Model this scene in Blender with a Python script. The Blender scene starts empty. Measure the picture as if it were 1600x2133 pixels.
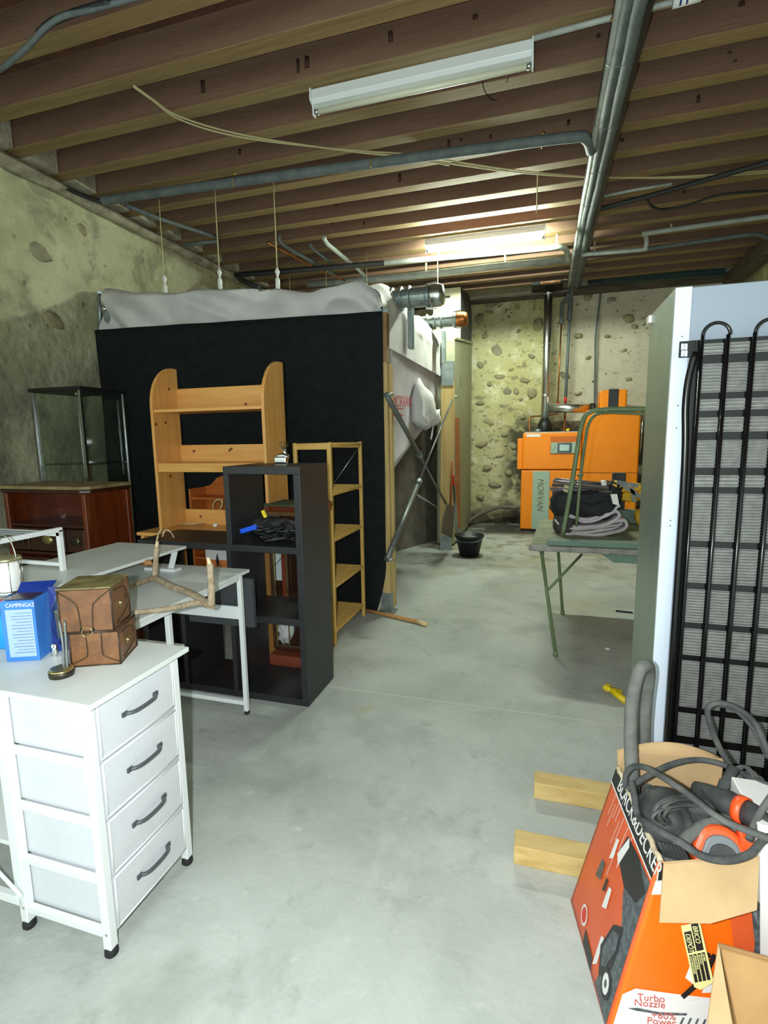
import bpy, math, random
import numpy as np
from mathutils import Vector, Matrix, noise

# ---------------------------------------------------------------- camera, world, light, exposure
SC = bpy.context.scene
COL = SC.collection
H = 1.6
YAW, PITCH, ROLL = [math.radians(a) for a in (-17.0, -8.15, -0.92)]
FPX = 1072.0
_f = Vector((math.sin(YAW)*math.cos(PITCH), math.cos(YAW)*math.cos(PITCH), math.sin(PITCH)))
_r = Vector((math.cos(YAW), -math.sin(YAW), 0))
_u = _r.cross(_f)
_r2 = math.cos(ROLL)*_r + math.sin(ROLL)*_u
_u2 = -math.sin(ROLL)*_r + math.cos(ROLL)*_u
CAMLOC = Vector((0, 0, H))
cd = bpy.data.cameras.new('camera'); cam = bpy.data.objects.new('camera', cd); COL.objects.link(cam)
cd.sensor_fit = 'HORIZONTAL'; cd.sensor_width = 36.0; cd.lens = FPX/1600*36.0
cd.clip_start = 0.05; cd.clip_end = 60
R3 = Matrix((_r2, _u2, -_f)).transposed()
cam.matrix_world = Matrix.Translation(CAMLOC) @ R3.to_4x4()
SC.camera = cam

W = bpy.data.worlds.new('world'); SC.world = W; W.use_nodes = True
W.node_tree.nodes['Background'].inputs[0].default_value = (0.80, 0.95, 0.88, 1)
W.node_tree.nodes['Background'].inputs[1].default_value = 1.15
# the photographer's flash, a hand's breadth to the left of the lens
fl = bpy.data.lights.new('camera_flash', 'POINT'); fl.energy = 165; fl.color = (0.90, 0.97, 1.0); fl.shadow_soft_size = 0.015
flo = bpy.data.objects.new('camera_flash', fl); COL.objects.link(flo); flo.location = CAMLOC - _r2*0.11 + _u2*0.02
TUBE_STRENGTH = 520.0
SC.view_settings.view_transform = 'Standard'
try: SC.view_settings.look = 'None'
except Exception: pass
SC.view_settings.gamma = 1.0
SC.view_settings.use_curve_mapping = False
SC.view_settings.exposure = 0.35

# ---------------------------------------------------------------- measuring helpers
def at(x, y, X=None, Y=None, Z=None):
    """world point on a plane of the room (X=, Y= or Z=) sighted at a photograph pixel"""
    d = _r2*((x-800)/FPX) - _u2*((y-1066.5)/FPX) + _f
    if X is not None: t = (X-CAMLOC.x)/d.x
    elif Y is not None: t = (Y-CAMLOC.y)/d.y
    else: t = (Z-CAMLOC.z)/d.z
    return CAMLOC + d*t
V = Vector
rnd = random.Random(7)

# ---------------------------------------------------------------- materials
def srgb(c):
    return tuple((v/255/12.92) if v/255 <= 0.04045 else ((v/255+0.055)/1.055)**2.4 for v in c)
MATS = {}
def mat(name, c1, c2=None, rough=0.6, metal=0.0, scale=6.0, bump=0.0, bscale=40.0, kind='noise', stretch=(1, 1, 1),
        emit=0, alpha=1.0, trans=0.0, contrast=(0.35, 0.65), c3=None, coat=0.0, spec=0.5):
    if name in MATS: return MATS[name]
    m = bpy.data.materials.new(name); m.use_nodes = True; MATS[name] = m
    nt = m.node_tree; N = nt.nodes; L = nt.links; b = N['Principled BSDF']
    a = srgb(c1)+(1,)
    b.inputs['Base Color'].default_value = a
    b.inputs['Roughness'].default_value = rough; b.inputs['Metallic'].default_value = metal
    b.inputs['Specular IOR Level'].default_value = spec
    b.inputs['Coat Weight'].default_value = coat
    if alpha < 1: b.inputs['Alpha'].default_value = alpha
    if trans: b.inputs['Transmission Weight'].default_value = trans
    if emit:
        b.inputs['Emission Color'].default_value = a; b.inputs['Emission Strength'].default_value = emit
    if c2 or bump:
        tc = N.new('ShaderNodeTexCoord'); mp = N.new('ShaderNodeMapping'); mp.inputs['Scale'].default_value = stretch
        L.new(tc.outputs['Object'], mp.inputs['Vector'])
    if c2:
        if kind == 'wood':
            t = N.new('ShaderNodeTexNoise'); t.inputs['Scale'].default_value = scale; t.inputs['Detail'].default_value = 6
            t.inputs['Roughness'].default_value = 0.65; t.inputs['Distortion'].default_value = 0.8; out = t.outputs['Fac']
        elif kind == 'voronoi':
            t = N.new('ShaderNodeTexVoronoi'); t.inputs['Scale'].default_value = scale; out = t.outputs['Distance']
        else:
            t = N.new('ShaderNodeTexNoise'); t.inputs['Scale'].default_value = scale; t.inputs['Detail'].default_value = 8
            t.inputs['Roughness'].default_value = 0.6; out = t.outputs['Fac']
        L.new(mp.outputs[0], t.inputs['Vector'])
        r = N.new('ShaderNodeValToRGB'); L.new(out, r.inputs[0])
        e = r.color_ramp.elements; e[0].position, e[1].position = contrast
        e[0].color = a; e[1].color = srgb(c2)+(1,)
        if c3:
            n = e.new((contrast[0]+contrast[1])/2); n.color = srgb(c3)+(1,)
        L.new(r.outputs[0], b.inputs['Base Color'])
    if bump:
        n2 = N.new('ShaderNodeTexNoise'); n2.inputs['Scale'].default_value = bscale; n2.inputs['Detail'].default_value = 6
        L.new(mp.outputs[0], n2.inputs['Vector'])
        bp = N.new('ShaderNodeBump'); bp.inputs['Strength'].default_value = bump; bp.inputs['Distance'].default_value = 0.02
        L.new(n2.outputs['Fac'], bp.inputs['Height']); L.new(bp.outputs[0], b.inputs['Normal'])
    return m

def layered(name, layers, base, rough=0.9, bump=0.5, bscale=18):
    """base colour plus noise-masked stains and painted shade: layers = (colour, scale, lo, hi, stretch, amount, z_mask)"""
    m = bpy.data.materials.new(name); m.use_nodes = True; MATS[name] = m
    nt = m.node_tree; N = nt.nodes; L = nt.links; b = N['Principled BSDF']
    b.inputs['Roughness'].default_value = rough; b.inputs['Specular IOR Level'].default_value = 0.25
    tc = N.new('ShaderNodeTexCoord')
    sep = N.new('ShaderNodeSeparateXYZ'); L.new(tc.outputs['Object'], sep.inputs[0])
    rgb = N.new('ShaderNodeRGB'); rgb.outputs[0].default_value = srgb(base)+(1,)
    cur = rgb.outputs[0]
    for i, (c, sc, lo, hi, st, amt, zm) in enumerate(layers):
        mp = N.new('ShaderNodeMapping'); mp.inputs['Scale'].default_value = st; mp.inputs['Location'].default_value = (i*3.7, i*1.9, i*5.1)
        L.new(tc.outputs['Object'], mp.inputs[0])
        t = N.new('ShaderNodeTexNoise'); t.inputs['Scale'].default_value = sc; t.inputs['Detail'].default_value = 9; t.inputs['Roughness'].default_value = 0.62
        t.inputs['Distortion'].default_value = 0.3
        L.new(mp.outputs[0], t.inputs['Vector'])
        mr = N.new('ShaderNodeMapRange'); mr.inputs[1].default_value = lo; mr.inputs[2].default_value = hi; mr.inputs[4].default_value = amt
        L.new(t.outputs['Fac'], mr.inputs[0]); fac = mr.outputs[0]
        if zm:   # (axis, from, to): the layer lies mostly in this band of the surface
            z = N.new('ShaderNodeMapRange'); z.interpolation_type = 'SMOOTHSTEP'; z.inputs[1].default_value = zm[1]; z.inputs[2].default_value = zm[2]
            L.new(sep.outputs[zm[0]], z.inputs[0])
            mu = N.new('ShaderNodeMath'); mu.operation = 'MULTIPLY'; L.new(fac, mu.inputs[0]); L.new(z.outputs[0], mu.inputs[1]); fac = mu.outputs[0]
            if len(zm) > 3:
                z2 = N.new('ShaderNodeMapRange'); z2.interpolation_type = 'SMOOTHSTEP'; z2.inputs[1].default_value = zm[4]; z2.inputs[2].default_value = zm[5]
                L.new(sep.outputs[zm[3]], z2.inputs[0])
                m3 = N.new('ShaderNodeMath'); m3.operation = 'MULTIPLY'; L.new(fac, m3.inputs[0]); L.new(z2.outputs[0], m3.inputs[1]); fac = m3.outputs[0]
        mx = N.new('ShaderNodeMix'); mx.data_type = 'RGBA'; L.new(fac, mx.inputs[0]); L.new(cur, mx.inputs[6]); mx.inputs[7].default_value = srgb(c)+(1,)
        cur = mx.outputs[2]
    L.new(cur, b.inputs['Base Color'])
    n2 = N.new('ShaderNodeTexNoise'); n2.inputs['Scale'].default_value = bscale; n2.inputs['Detail'].default_value = 8
    L.new(tc.outputs['Object'], n2.inputs['Vector'])
    bp = N.new('ShaderNodeBump'); bp.inputs['Strength'].default_value = bump; bp.inputs['Distance'].default_value = 0.03
    L.new(n2.outputs['Fac'], bp.inputs['Height']); L.new(bp.outputs[0], b.inputs['Normal'])
    return m

M_floor = layered('concrete_floor', [
    ((162, 167, 160), 1.3, 0.40, 0.62, (1, 1, 1), 0.8, None),
    ((132, 136, 128), 2.2, 0.52, 0.70, (1, 1, 1), 0.5, None),
    ((120, 124, 116), 7.0, 0.58, 0.72, (1, 1, 1), 0.35, None),
    ((216, 218, 212), 13, 0.62, 0.74, (1, 1, 1), 0.4, None),
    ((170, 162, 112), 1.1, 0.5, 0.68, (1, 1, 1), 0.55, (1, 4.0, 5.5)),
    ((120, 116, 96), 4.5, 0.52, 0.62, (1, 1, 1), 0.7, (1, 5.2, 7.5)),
    ((52, 50, 44), 2.2, 0.30, 0.50, (1, 1, 1), 0.92, (1, 8.35, 8.8))], (186, 190, 184), rough=0.6, bump=0.12, bscale=30)  # last layer paints the black shadow on the floor by the boiler
M_wall_l = layered('lime_plaster_left', [
    ((164, 162, 124), 1.6, 0.42, 0.6, (1, 1, 1), 0.8, None),
    ((138, 134, 112), 2.6, 0.50, 0.62, (1, 1, 1), 0.75, None),
    ((206, 204, 166), 5.0, 0.52, 0.66, (1, 1, 1), 0.6, None),
    ((104, 102, 88), 1.2, 0.25, 0.55, (1, 1, 1), 0.7, (2, 2.9, 1.7)),
    ((96, 90, 66), 9, 0.62, 0.68, (1, 1, .7), 0.7, None)], (192, 189, 156), bump=0.8, bscale=12)
M_wall_b = layered('lime_plaster_back', [
    ((182, 176, 120), 1.5, 0.42, 0.6, (1, 1, 1), 0.8, None),
    ((120, 112, 88), 5.5, 0.55, 0.64, (1, 1, 1.6), 0.7, None),
    ((232, 228, 200), 4.0, 0.52, 0.66, (1, 1, 1), 0.6, None),
    ((200, 192, 176), 0.9, 0.3, 0.5, (1, 1, 1), 0.7, (0, 0.1, 0.6)),
    ((60, 55, 44), 12, 0.62, 0.67, (1, 1, 1.4), 0.9, None),
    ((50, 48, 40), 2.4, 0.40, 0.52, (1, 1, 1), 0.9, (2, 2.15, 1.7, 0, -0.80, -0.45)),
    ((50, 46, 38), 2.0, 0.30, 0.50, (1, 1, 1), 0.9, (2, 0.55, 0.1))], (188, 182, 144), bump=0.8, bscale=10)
M_wall_r = mat('lime_plaster_right', (170, 166, 120), (120, 116, 86), rough=0.95, scale=3, bump=.6, bscale=12)
M_stone = mat('rubble_stone', (162, 154, 120), (138, 130, 98), rough=0.95, scale=9, bump=0.5)
M_stone2 = mat('grey_rubble_stone', (154, 150, 122), (132, 126, 102), rough=0.95, scale=9, bump=0.5)
M_infill = mat('joist_infill_plaster', (186, 180, 156), (132, 124, 102), rough=0.95, scale=6, bump=.5)
M_jside = mat('joist_side_wood', (124, 96, 76), (102, 75, 58), rough=0.75, scale=3.0, kind='wood', stretch=(0.35, 1, 3.5), bump=0.15, bscale=20, contrast=(.3, .75))
M_jbot = mat('joist_underside_wood', (146, 122, 80), (118, 96, 60), rough=0.7, scale=3.5, kind='wood', stretch=(0.3, 5, 1), bump=0.1)
M_deck = mat('ceiling_deck_wood', (104, 70, 50), (74, 46, 32), rough=0.85, scale=3.5, kind='wood', stretch=(1, .4, 1), bump=0.15)
M_knot = mat('wood_knot', (48, 28, 18), (72, 44, 28), rough=0.8, scale=30)
M_greybeam = mat('old_grey_beam', (104, 92, 76), (70, 60, 50), rough=0.9, scale=4, kind='wood', stretch=(.4, 4, 4), bump=.3)
M_rust = mat('rust_plate', (190, 160, 120), (150, 80, 40), rough=0.8, scale=9)
M_pine = mat('varnished_pine', (222, 168, 96), (204, 142, 70), rough=0.42, scale=2.4, kind='wood', stretch=(1.6, 8, .5), contrast=(.3, .7), coat=.15)
M_pineh = mat('varnished_pine_horizontal', (226, 172, 98), (206, 144, 70), rough=0.42, scale=2.6, kind='wood', stretch=(.5, 6, 7), contrast=(.3, .7), coat=.15)
M_pineknot = mat('pine_knot', (120, 66, 24), (90, 46, 16), rough=.5, scale=40)
M_raw = mat('raw_softwood', (214, 186, 126), (190, 156, 92), rough=0.7, scale=3, kind='wood', stretch=(1.2, 6, 6), bump=.08)
M_rawv = mat('raw_softwood_post', (206, 180, 120), (182, 150, 92), rough=0.7, scale=3, kind='wood', stretch=(7, 7, .6), bump=.08)
M_bamboo = mat('bamboo', (216, 178, 100), (196, 154, 78), rough=0.4, scale=5, kind='wood', stretch=(5, 5, .8))
M_black = mat('black_shelf_laminate', (42, 42, 44), (34, 34, 36), rough=0.42, scale=9, kind='wood', stretch=(1, 6, 6), bump=.03)
M_cloth = mat('black_felt', (33, 37, 36), (28, 31, 31), rough=1.0, scale=12, bump=.05, spec=.1)
M_tarp = mat('white_woven_fabric', (214, 212, 210), (198, 196, 196), rough=0.75, scale=4, bump=.12, bscale=9)
M_tarp2 = mat('hopper_fabric', (204, 198, 204), (188, 182, 190), rough=0.8, scale=3, bump=.1, bscale=7)
M_galv = mat('galvanised_steel', (168, 178, 176), (136, 148, 146), rough=0.4, metal=0.75, scale=14)
M_steel = mat('grey_painted_steel', (122, 128, 126), (104, 110, 108), rough=0.45, metal=0.5, scale=12)
M_alu = mat('aluminium', (200, 204, 204), rough=0.25, metal=1.0)
M_chrome = mat('chrome', (226, 226, 224), rough=0.18, metal=1.0)
M_flue = mat('polished_flue_steel', (232, 232, 230), rough=0.28, metal=1.0)
M_white = mat('white_powder_coat', (226, 229, 229), rough=0.35)
M_top = mat('white_desk_board', (222, 228, 224), (216, 222, 218), rough=0.4, scale=3)
M_fab = mat('white_drawer_fabric', (206, 208, 212), (202, 204, 208), rough=0.9, scale=60, bump=.1, bscale=300)
M_dgrey = mat('dark_grey_handle', (74, 78, 80), rough=0.4)
M_rubber = mat('black_rubber', (22, 22, 22), (34, 34, 34), rough=0.75, scale=30)
M_dusty = mat('dusty_black_hose', (62, 64, 64), (98, 98, 94), rough=0.8, scale=14, contrast=(.4, .7))
M_dusty2 = mat('dusty_black_plastic', (44, 46, 47), (74, 75, 72), rough=0.7, scale=9, contrast=(.4, .7))
M_hose = mat('dusty_grey_hose', (112, 112, 106), (84, 86, 82), rough=0.85, scale=12)
M_pipe = mat('grey_pipe_insulation', (104, 112, 112), (84, 92, 92), rough=0.7, scale=9, bump=.08)
M_pipeL = mat('light_grey_pipe', (176, 182, 176), (150, 156, 150), rough=0.5, scale=9)
M_pipeD = mat('dark_pipe', (44, 48, 46), (32, 34, 33), rough=0.6, scale=9)
M_tray = mat('black_cable_tray', (26, 27, 28), rough=0.5)
M_cable = mat('cream_cable', (186, 176, 132), rough=0.6)
M_brass = mat('brass_hook', (190, 160, 80), rough=0.3, metal=1.0)
M_orange = mat('boiler_orange', (250, 142, 2), (246, 136, 2), rough=0.42, scale=2, spec=.35)
M_btrim = mat('boiler_grey_panel', (160, 182, 164), rough=0.5)
M_btext = mat('boiler_lettering', (122, 104, 88), rough=0.5)
M_screen = mat('display_bezel', (40, 50, 56), rough=0.2)
M_lcd = mat('lcd_glass', (170, 196, 190), rough=0.2)
M_copper = mat('copper_pipe', (186, 118, 60), (150, 92, 44), rough=0.35, metal=0.9, scale=9)
M_green = mat('green_table_metal', (92, 118, 106), (110, 132, 118), rough=0.6, scale=6)
M_greent = mat('olive_green_tube', (116, 132, 96), (98, 114, 78), rough=0.5, scale=12)
M_tabletop = mat('worn_olive_tabletop', (110, 118, 92), (144, 146, 122), rough=0.7, scale=6)
M_edge = mat('worn_grey_edge', (158, 156, 148), (120, 116, 108), rough=0.8, scale=12)
M_beige = mat('beige_tank', (156, 158, 128), (140, 142, 114), rough=0.5, scale=2)
M_cream = mat('cream_sheet_metal', (196, 190, 158), rough=0.5)
M_darkd = mat('dark_grey_duct', (58, 60, 58), (44, 46, 44), rough=0.6, scale=3)
M_greyboard = mat('dusty_grey_board', (128, 120, 108), (100, 94, 84), rough=0.95, scale=5, bump=.2)
M_bucket = mat('black_bucket_plastic', (26, 28, 30), rough=0.5)
M_cement = mat('dried_cement', (122, 126, 122), (150, 152, 146), rough=0.95, scale=20, bump=.4)
M_mahog = mat('mahogany_varnish', (112, 48, 20), (78, 32, 14), rough=0.28, scale=2.2, kind='wood', stretch=(2, 5, .5), coat=.4)
M_mahogd = mat('dark_mahogany', (60, 26, 14), (44, 20, 12), rough=0.35, scale=3, kind='wood', stretch=(1, 5, 4), coat=.3)
M_mahogt = mat('dusty_wooden_top', (150, 138, 98), (120, 96, 60), rough=0.6, scale=5)
M_glass = mat('cabinet_glass', (200, 220, 214), rough=0.02, alpha=0.16, spec=.8)
M_glassc = mat('clear_glass', (230, 236, 232), rough=0.03, alpha=0.30, spec=.8)
M_fridge = mat('fridge_back_panel', (140, 150, 162), rough=0.5, metal=.1)
M_flange = mat('fridge_bright_flange', (206, 216, 228), rough=0.35)
M_fside = mat('brushed_silver_side', (156, 168, 156), (138, 152, 142), rough=0.32, metal=0.55, scale=3, stretch=(1, 1, .3))
M_cond = mat('black_condenser', (10, 10, 11), rough=0.22)
M_louv = mat('dusty_louvre', (138, 138, 134), (118, 118, 114), rough=0.5, metal=.3, scale=30)
M_card = mat('corrugated_card', (196, 164, 122), (178, 146, 104), rough=0.9, scale=4)
M_card2 = mat('brown_carton_board', (178, 138, 88), (158, 118, 72), rough=0.85, scale=4)
M_cardt = mat('torn_card_edge', (214, 198, 166), (190, 170, 134), rough=0.95, scale=40)
M_cors = mat('printed_orange_side', (226, 100, 54), (214, 84, 40), rough=0.35, scale=3)
M_corf = mat('printed_orange_front', (246, 108, 14), (250, 112, 20), rough=0.35, scale=3)
M_pblk = mat('print_black', (34, 34, 36), rough=0.35)
M_pgry = mat('print_grey', (92, 100, 104), (70, 76, 80), rough=0.35, scale=60, kind='voronoi')
M_pwht = mat('print_white', (232, 230, 226), rough=0.4)
M_ppnk = mat('print_red', (196, 92, 88), rough=0.4)
M_pred = mat('print_bright_red', (222, 48, 30), rough=0.4)
M_morv = mat('red_stencil_ink', (176, 40, 48), rough=0.7)
M_stick = mat('yellow_sticker', (226, 222, 150), rough=0.35)
M_toolor = mat('tool_orange', (246, 88, 36), rough=0.4)
M_toolgr = mat('tool_grey', (112, 116, 118), rough=0.5)
M_yel = mat('yellow_plastic', (232, 204, 30), rough=0.45)
M_yelcl = mat('yellow_work_cloth', (216, 168, 40), (232, 186, 60), rough=0.8, scale=8)
M_blkcl = mat('black_cloth_bag', (40, 43, 46), (30, 32, 34), rough=0.85, scale=7, bump=.2)
M_grycl = mat('grey_folded_cloth', (206, 198, 200), (170, 162, 164), rough=0.9, scale=9, bump=.2)
M_leather = mat('tan_leather', (134, 92, 58), (98, 66, 44), rough=0.4, scale=14, bump=.15, c3=(116, 78, 50))
M_leatherd = mat('dark_leather_edge', (56, 42, 30), rough=0.4)
M_dustytop = mat('dusty_brass_lid', (132, 122, 76), (92, 78, 46), rough=0.6, scale=16)
M_bark = mat('bare_branch', (186, 170, 144), (150, 130, 102), rough=0.9, scale=24, bump=.4, bscale=90)
M_cutw = mat('cut_wood_end', (226, 202, 164), rough=0.8)
M_blue = mat('gas_box_blue', (64, 132, 216), (56, 118, 204), rough=0.3, scale=3)
M_blued = mat('dark_blue_print', (22, 48, 128), rough=0.35)
M_bluel = mat('pale_blue_panel', (158, 184, 230), rough=0.35)
M_cyan = mat('cyan_cartridge', (26, 152, 222), rough=0.3)
M_mantle = mat('frosted_white_glass', (226, 226, 222), rough=0.35)
M_dmetal = mat('dark_tarnished_metal', (70, 66, 56), rough=0.4, metal=.8)
M_gold = mat('tarnished_gold_rim', (190, 176, 120), rough=0.25, metal=.9)
M_tubeon = mat('lit_fluorescent_tube', (240, 255, 234), emit=TUBE_STRENGTH)
M_tubeoff = mat('unlit_fluorescent_tube', (214, 214, 190), rough=0.3)
M_lamp = mat('white_batten_enamel', (226, 232, 232), rough=0.3)
M_redpl = mat('red_plastic', (214, 40, 40), rough=0.4)
M_bluepl = mat('bright_blue_plastic', (20, 84, 220), rough=0.4)
M_feltg = mat('green_felt', (70, 92, 62), rough=0.95)
M_dfab = mat('charcoal_fabric', (64, 66, 70), (54, 56, 60), rough=0.9, scale=80)
M_joint = mat('pale_joint_filler', (196, 194, 180), rough=0.9)
M_blackm = mat('black_steel', (20, 20, 20), rough=0.5)
M_redpine = mat('red_pine', (196, 112, 44), (176, 92, 34), rough=0.4, scale=4, kind='wood', stretch=(1, 5, 5))
M_white_pl = mat('white_plastic', (232, 232, 226), rough=0.4)

def thin_glass(name, tint, ior=1.5, gloss=1.0):
    m = bpy.data.materials.new(name); m.use_nodes = True; nt = m.node_tree; N = nt.nodes; L = nt.links
    N.remove(N['Principled BSDF']); t = N.new('ShaderNodeBsdfTransparent'); t.inputs[0].default_value = srgb(tint)+(1,)
    g = N.new('ShaderNodeBsdfGlossy'); g.inputs['Roughness'].default_value = 0.03
    f = N.new('ShaderNodeFresnel'); f.inputs[0].default_value = ior; mx = N.new('ShaderNodeMixShader')
    ge = N.new('ShaderNodeNewGeometry'); iv = N.new('ShaderNodeMath'); iv.operation = 'SUBTRACT'; iv.inputs[0].default_value = 1; L.new(ge.outputs['Backfacing'], iv.inputs[1])
    mu = N.new('ShaderNodeMath'); mu.operation = 'MULTIPLY'; L.new(f.outputs[0], mu.inputs[0]); L.new(iv.outputs[0], mu.inputs[1]); L.new(mu.outputs[0], mx.inputs[0]); L.new(t.outputs[0], mx.inputs[1]); L.new(g.outputs[0], mx.inputs[2]); L.new(mx.outputs[0], N['Material Output'].inputs[0])
    return m
M_glass = thin_glass('cabinet_glass', (249, 252, 250)); M_glassc = thin_glass('clear_glass', (232, 238, 234), 1.6)
M_cord = mat('glossy_black_flex', (26, 26, 28), rough=0.3)

# ---------------------------------------------------------------- mesh helpers
class MB:
    def __init__(s): s.v = []; s.f = []; s.m = []; s.s = []
    def add(s, vs, fs, mi=0, sm=False):
        o = len(s.v); s.v += [Vector(p) for p in vs]
        for f in fs: s.f.append([i+o for i in f]); s.m.append(mi); s.s.append(sm)
        return s
    def box(s, c, d, rot=None, mi=0, taper=None):
        hx, hy, hz = [q/2 for q in d]; c = Vector(c); vs = []
        for z in (-1, 1):
            k = 1 if (taper is None or z < 0) else taper
            for x, y in ((-1, -1), (1, -1), (1, 1), (-1, 1)):
                p = Vector((x*hx*k, y*hy*k, z*hz))
                if rot is not None: p = rot @ p
                vs.append(c+p)
        return s.add(vs, [(3, 2, 1, 0), (4, 5, 6, 7), (0, 1, 5, 4), (1, 2, 6, 5), (2, 3, 7, 6), (3, 0, 4, 7)], mi)
    def mm(s, x0, x1, y0, y1, z0, z1, mi=0):
        return s.box(((x0+x1)/2, (y0+y1)/2, (z0+z1)/2), (abs(x1-x0), abs(y1-y0), abs(z1-z0)), mi=mi)
    def bar(s, p, q, w, h=None, up=(0, 0, 1), mi=0):
        p = Vector(p); q = Vector(q); h = h or w; d = (q-p); ln = d.length; d.normalize(); up = Vector(up)
        if abs(d.dot(up)) > .99: up = Vector((0, 1, 0))
        a = d.cross(up).normalized(); b = a.cross(d)
        rot = Matrix((a, b, d)).transposed()
        return s.box((p+q)/2, (w, h, ln), rot, mi)
    def tube(s, pts, r, n=10, mi=0, cap=True):
        pts = [Vector(p) for p in pts]; k = len(pts); rr = r if isinstance(r, (list, tuple)) else [r]*k
        t0 = (pts[1]-pts[0]).normalized(); a = t0.orthogonal().normalized(); vs = []
        for i, p in enumerate(pts):
            t = (pts[min(i+1, k-1)]-pts[max(i-1, 0)])
            t = t.normalized() if t.length > 1e-9 else t0
            a = (a-t*a.dot(t)); a = a.normalized() if a.length > 1e-6 else t.orthogonal().normalized()
            b = t.cross(a)
            for j in range(n):
                th = 2*math.pi*j/n; vs.append(p+(a*math.cos(th)+b*math.sin(th))*rr[i])
        fs = [(i*n+j, i*n+(j+1) % n, (i+1)*n+(j+1) % n, (i+1)*n+j) for i in range(k-1) for j in range(n)]
        s.add(vs, fs, mi, True)
        if cap:
            o = len(s.v)-k*n
            s.f.append([o+j for j in range(n)][::-1]); s.m.append(mi); s.s.append(False)
            s.f.append([o+(k-1)*n+j for j in range(n)]); s.m.append(mi); s.s.append(False)
        return s
    def cyl(s, p, q, r, n=16, mi=0, r2=None): return s.tube([p, q], [r, r if r2 is None else r2], n, mi)
    def lathe(s, c, prof, n=24, mi=0, axis=(0, 0, 1), sm=True, sx=1, sy=1):
        ax = Vector(axis).normalized(); q = Vector((0, 0, 1)).rotation_difference(ax); c = Vector(c); vs = []
        for r, z in prof:
            for j in range(n):
                th = 2*math.pi*j/n; vs.append(c+q @ Vector((r*math.cos(th)*sx, r*math.sin(th)*sy, z)))
        k = len(prof)
        fs = [(i*n+j, i*n+(j+1) % n, (i+1)*n+(j+1) % n, (i+1)*n+j) for i in range(k-1) for j in range(n)]
        if prof[0][0] > 1e-6: fs.append(tuple(range(n))[::-1])
        if prof[-1][0] > 1e-6: fs.append(tuple((k-1)*n+j for j in range(n)))
        return s.add(vs, fs, mi, sm)
    def prism(s, poly, off, mi=0, mis=None):
        poly = [Vector(p) for p in poly]; off = Vector(off); n = len(poly)
        vs = poly+[p+off for p in poly]
        s.add(vs, [tuple(range(n))[::-1], tuple(range(n, 2*n))], mi)
        o = len(s.v)-2*n
        for i in range(n):
            s.f.append([o+i, o+(i+1) % n, o+n+(i+1) % n, o+n+i]); s.m.append(mi if mis is None else mis); s.s.append(False)
        return s
    def grid(s, fn, nu, nv, mi=0, sm=True):
        vs = [fn(i/nu, j/nv) for i in range(nu+1) for j in range(nv+1)]
        fs = [(i*(nv+1)+j, (i+1)*(nv+1)+j, (i+1)*(nv+1)+j+1, i*(nv+1)+j+1) for i in range(nu) for j in range(nv)]
        return s.add(vs, fs, mi, sm)
    def blob(s, c, r, mi=0, amp=0.15, fr=2.0, n=14, seed=0, rot=None):
        vs = []; fs = []; c = Vector(c)
        for i in range(n+1):
            ph = math.pi*i/n
            for j in range(2*n):
                th = math.pi*j/n; d = Vector((math.sin(ph)*math.cos(th), math.sin(ph)*math.sin(th), math.cos(ph)))
                k = 1+amp*noise.noise(d*fr+Vector((seed, seed*1.3, 0)))*2
                p = Vector((d.x*r[0]*k, d.y*r[1]*k, d.z*r[2]*k))
                vs.append(c+(rot @ p if rot else p))
        for i in range(n):
            for j in range(2*n): fs.append((i*2*n+j, (i+1)*2*n+j, (i+1)*2*n+(j+1) % (2*n), i*2*n+(j+1) % (2*n)))
        return s.add(vs, fs, mi, True)

def spl(pts, k=8):
    pts = [Vector(p) for p in pts]; P = [pts[0]*2-pts[1]]+pts+[pts[-1]*2-pts[-2]]; out = []
    for i in range(1, len(P)-2):
        for j in range(k):
            t = j/k; a, b, c, d = P[i-1:i+3]
            out.append(0.5*((2*b)+(c-a)*t+(2*a-5*b+4*c-d)*t*t+(3*b-a-3*c+d)*t**3))
    out.append(pts[-1]); return out

def build(name, mb, mats, parent=None, bevel=0.0, solid=0.0, seg=2, label=None, kind=None):
    if not isinstance(mats, (list, tuple)): mats = [mats]
    org = Vector(parent['_o']) if parent is not None else Vector((0, 0, 0))
    me = bpy.data.meshes.new(name); me.from_pydata([tuple(p-org) for p in mb.v], [], mb.f)
    for m in mats: me.materials.append(m)
    me.polygons.foreach_set('material_index', mb.m); me.polygons.foreach_set('use_smooth', mb.s); me.update()
    o = bpy.data.objects.new(name, me); COL.objects.link(o)
    if parent is not None: o.parent = parent
    o['_o'] = tuple(org)
    if solid:
        md = o.modifiers.new('solid', 'SOLIDIFY'); md.thickness = solid; md.offset = 0
    if bevel:
        md = o.modifiers.new('bevel', 'BEVEL'); md.width = bevel; md.segments = seg; md.limit_method = 'ANGLE'; md.angle_limit = math.radians(40)
    if label: o['label'] = label
    if kind: o['kind'] = kind
    return o
def tag(o, label, cat, group=None):
    o['label'] = label; o['category'] = cat
    if group: o['group'] = group
    return o
def thing(name, loc, label, cat, group=None):
    o = bpy.data.objects.new(name, None); COL.objects.link(o); o.location = loc; o['_o'] = tuple(loc); o.empty_display_size = .05
    return tag(o, label, cat, group)
def struct(name, mb, mats, parent=None, **k):
    o = build(name, mb, mats, parent, **k)
    if parent is None: o['kind'] = 'structure'
    return o
def clone(o, loc_off, parent):
    c = o.copy(); COL.objects.link(c); c.parent = parent; c.location = o.location+Vector(loc_off); return c
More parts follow.
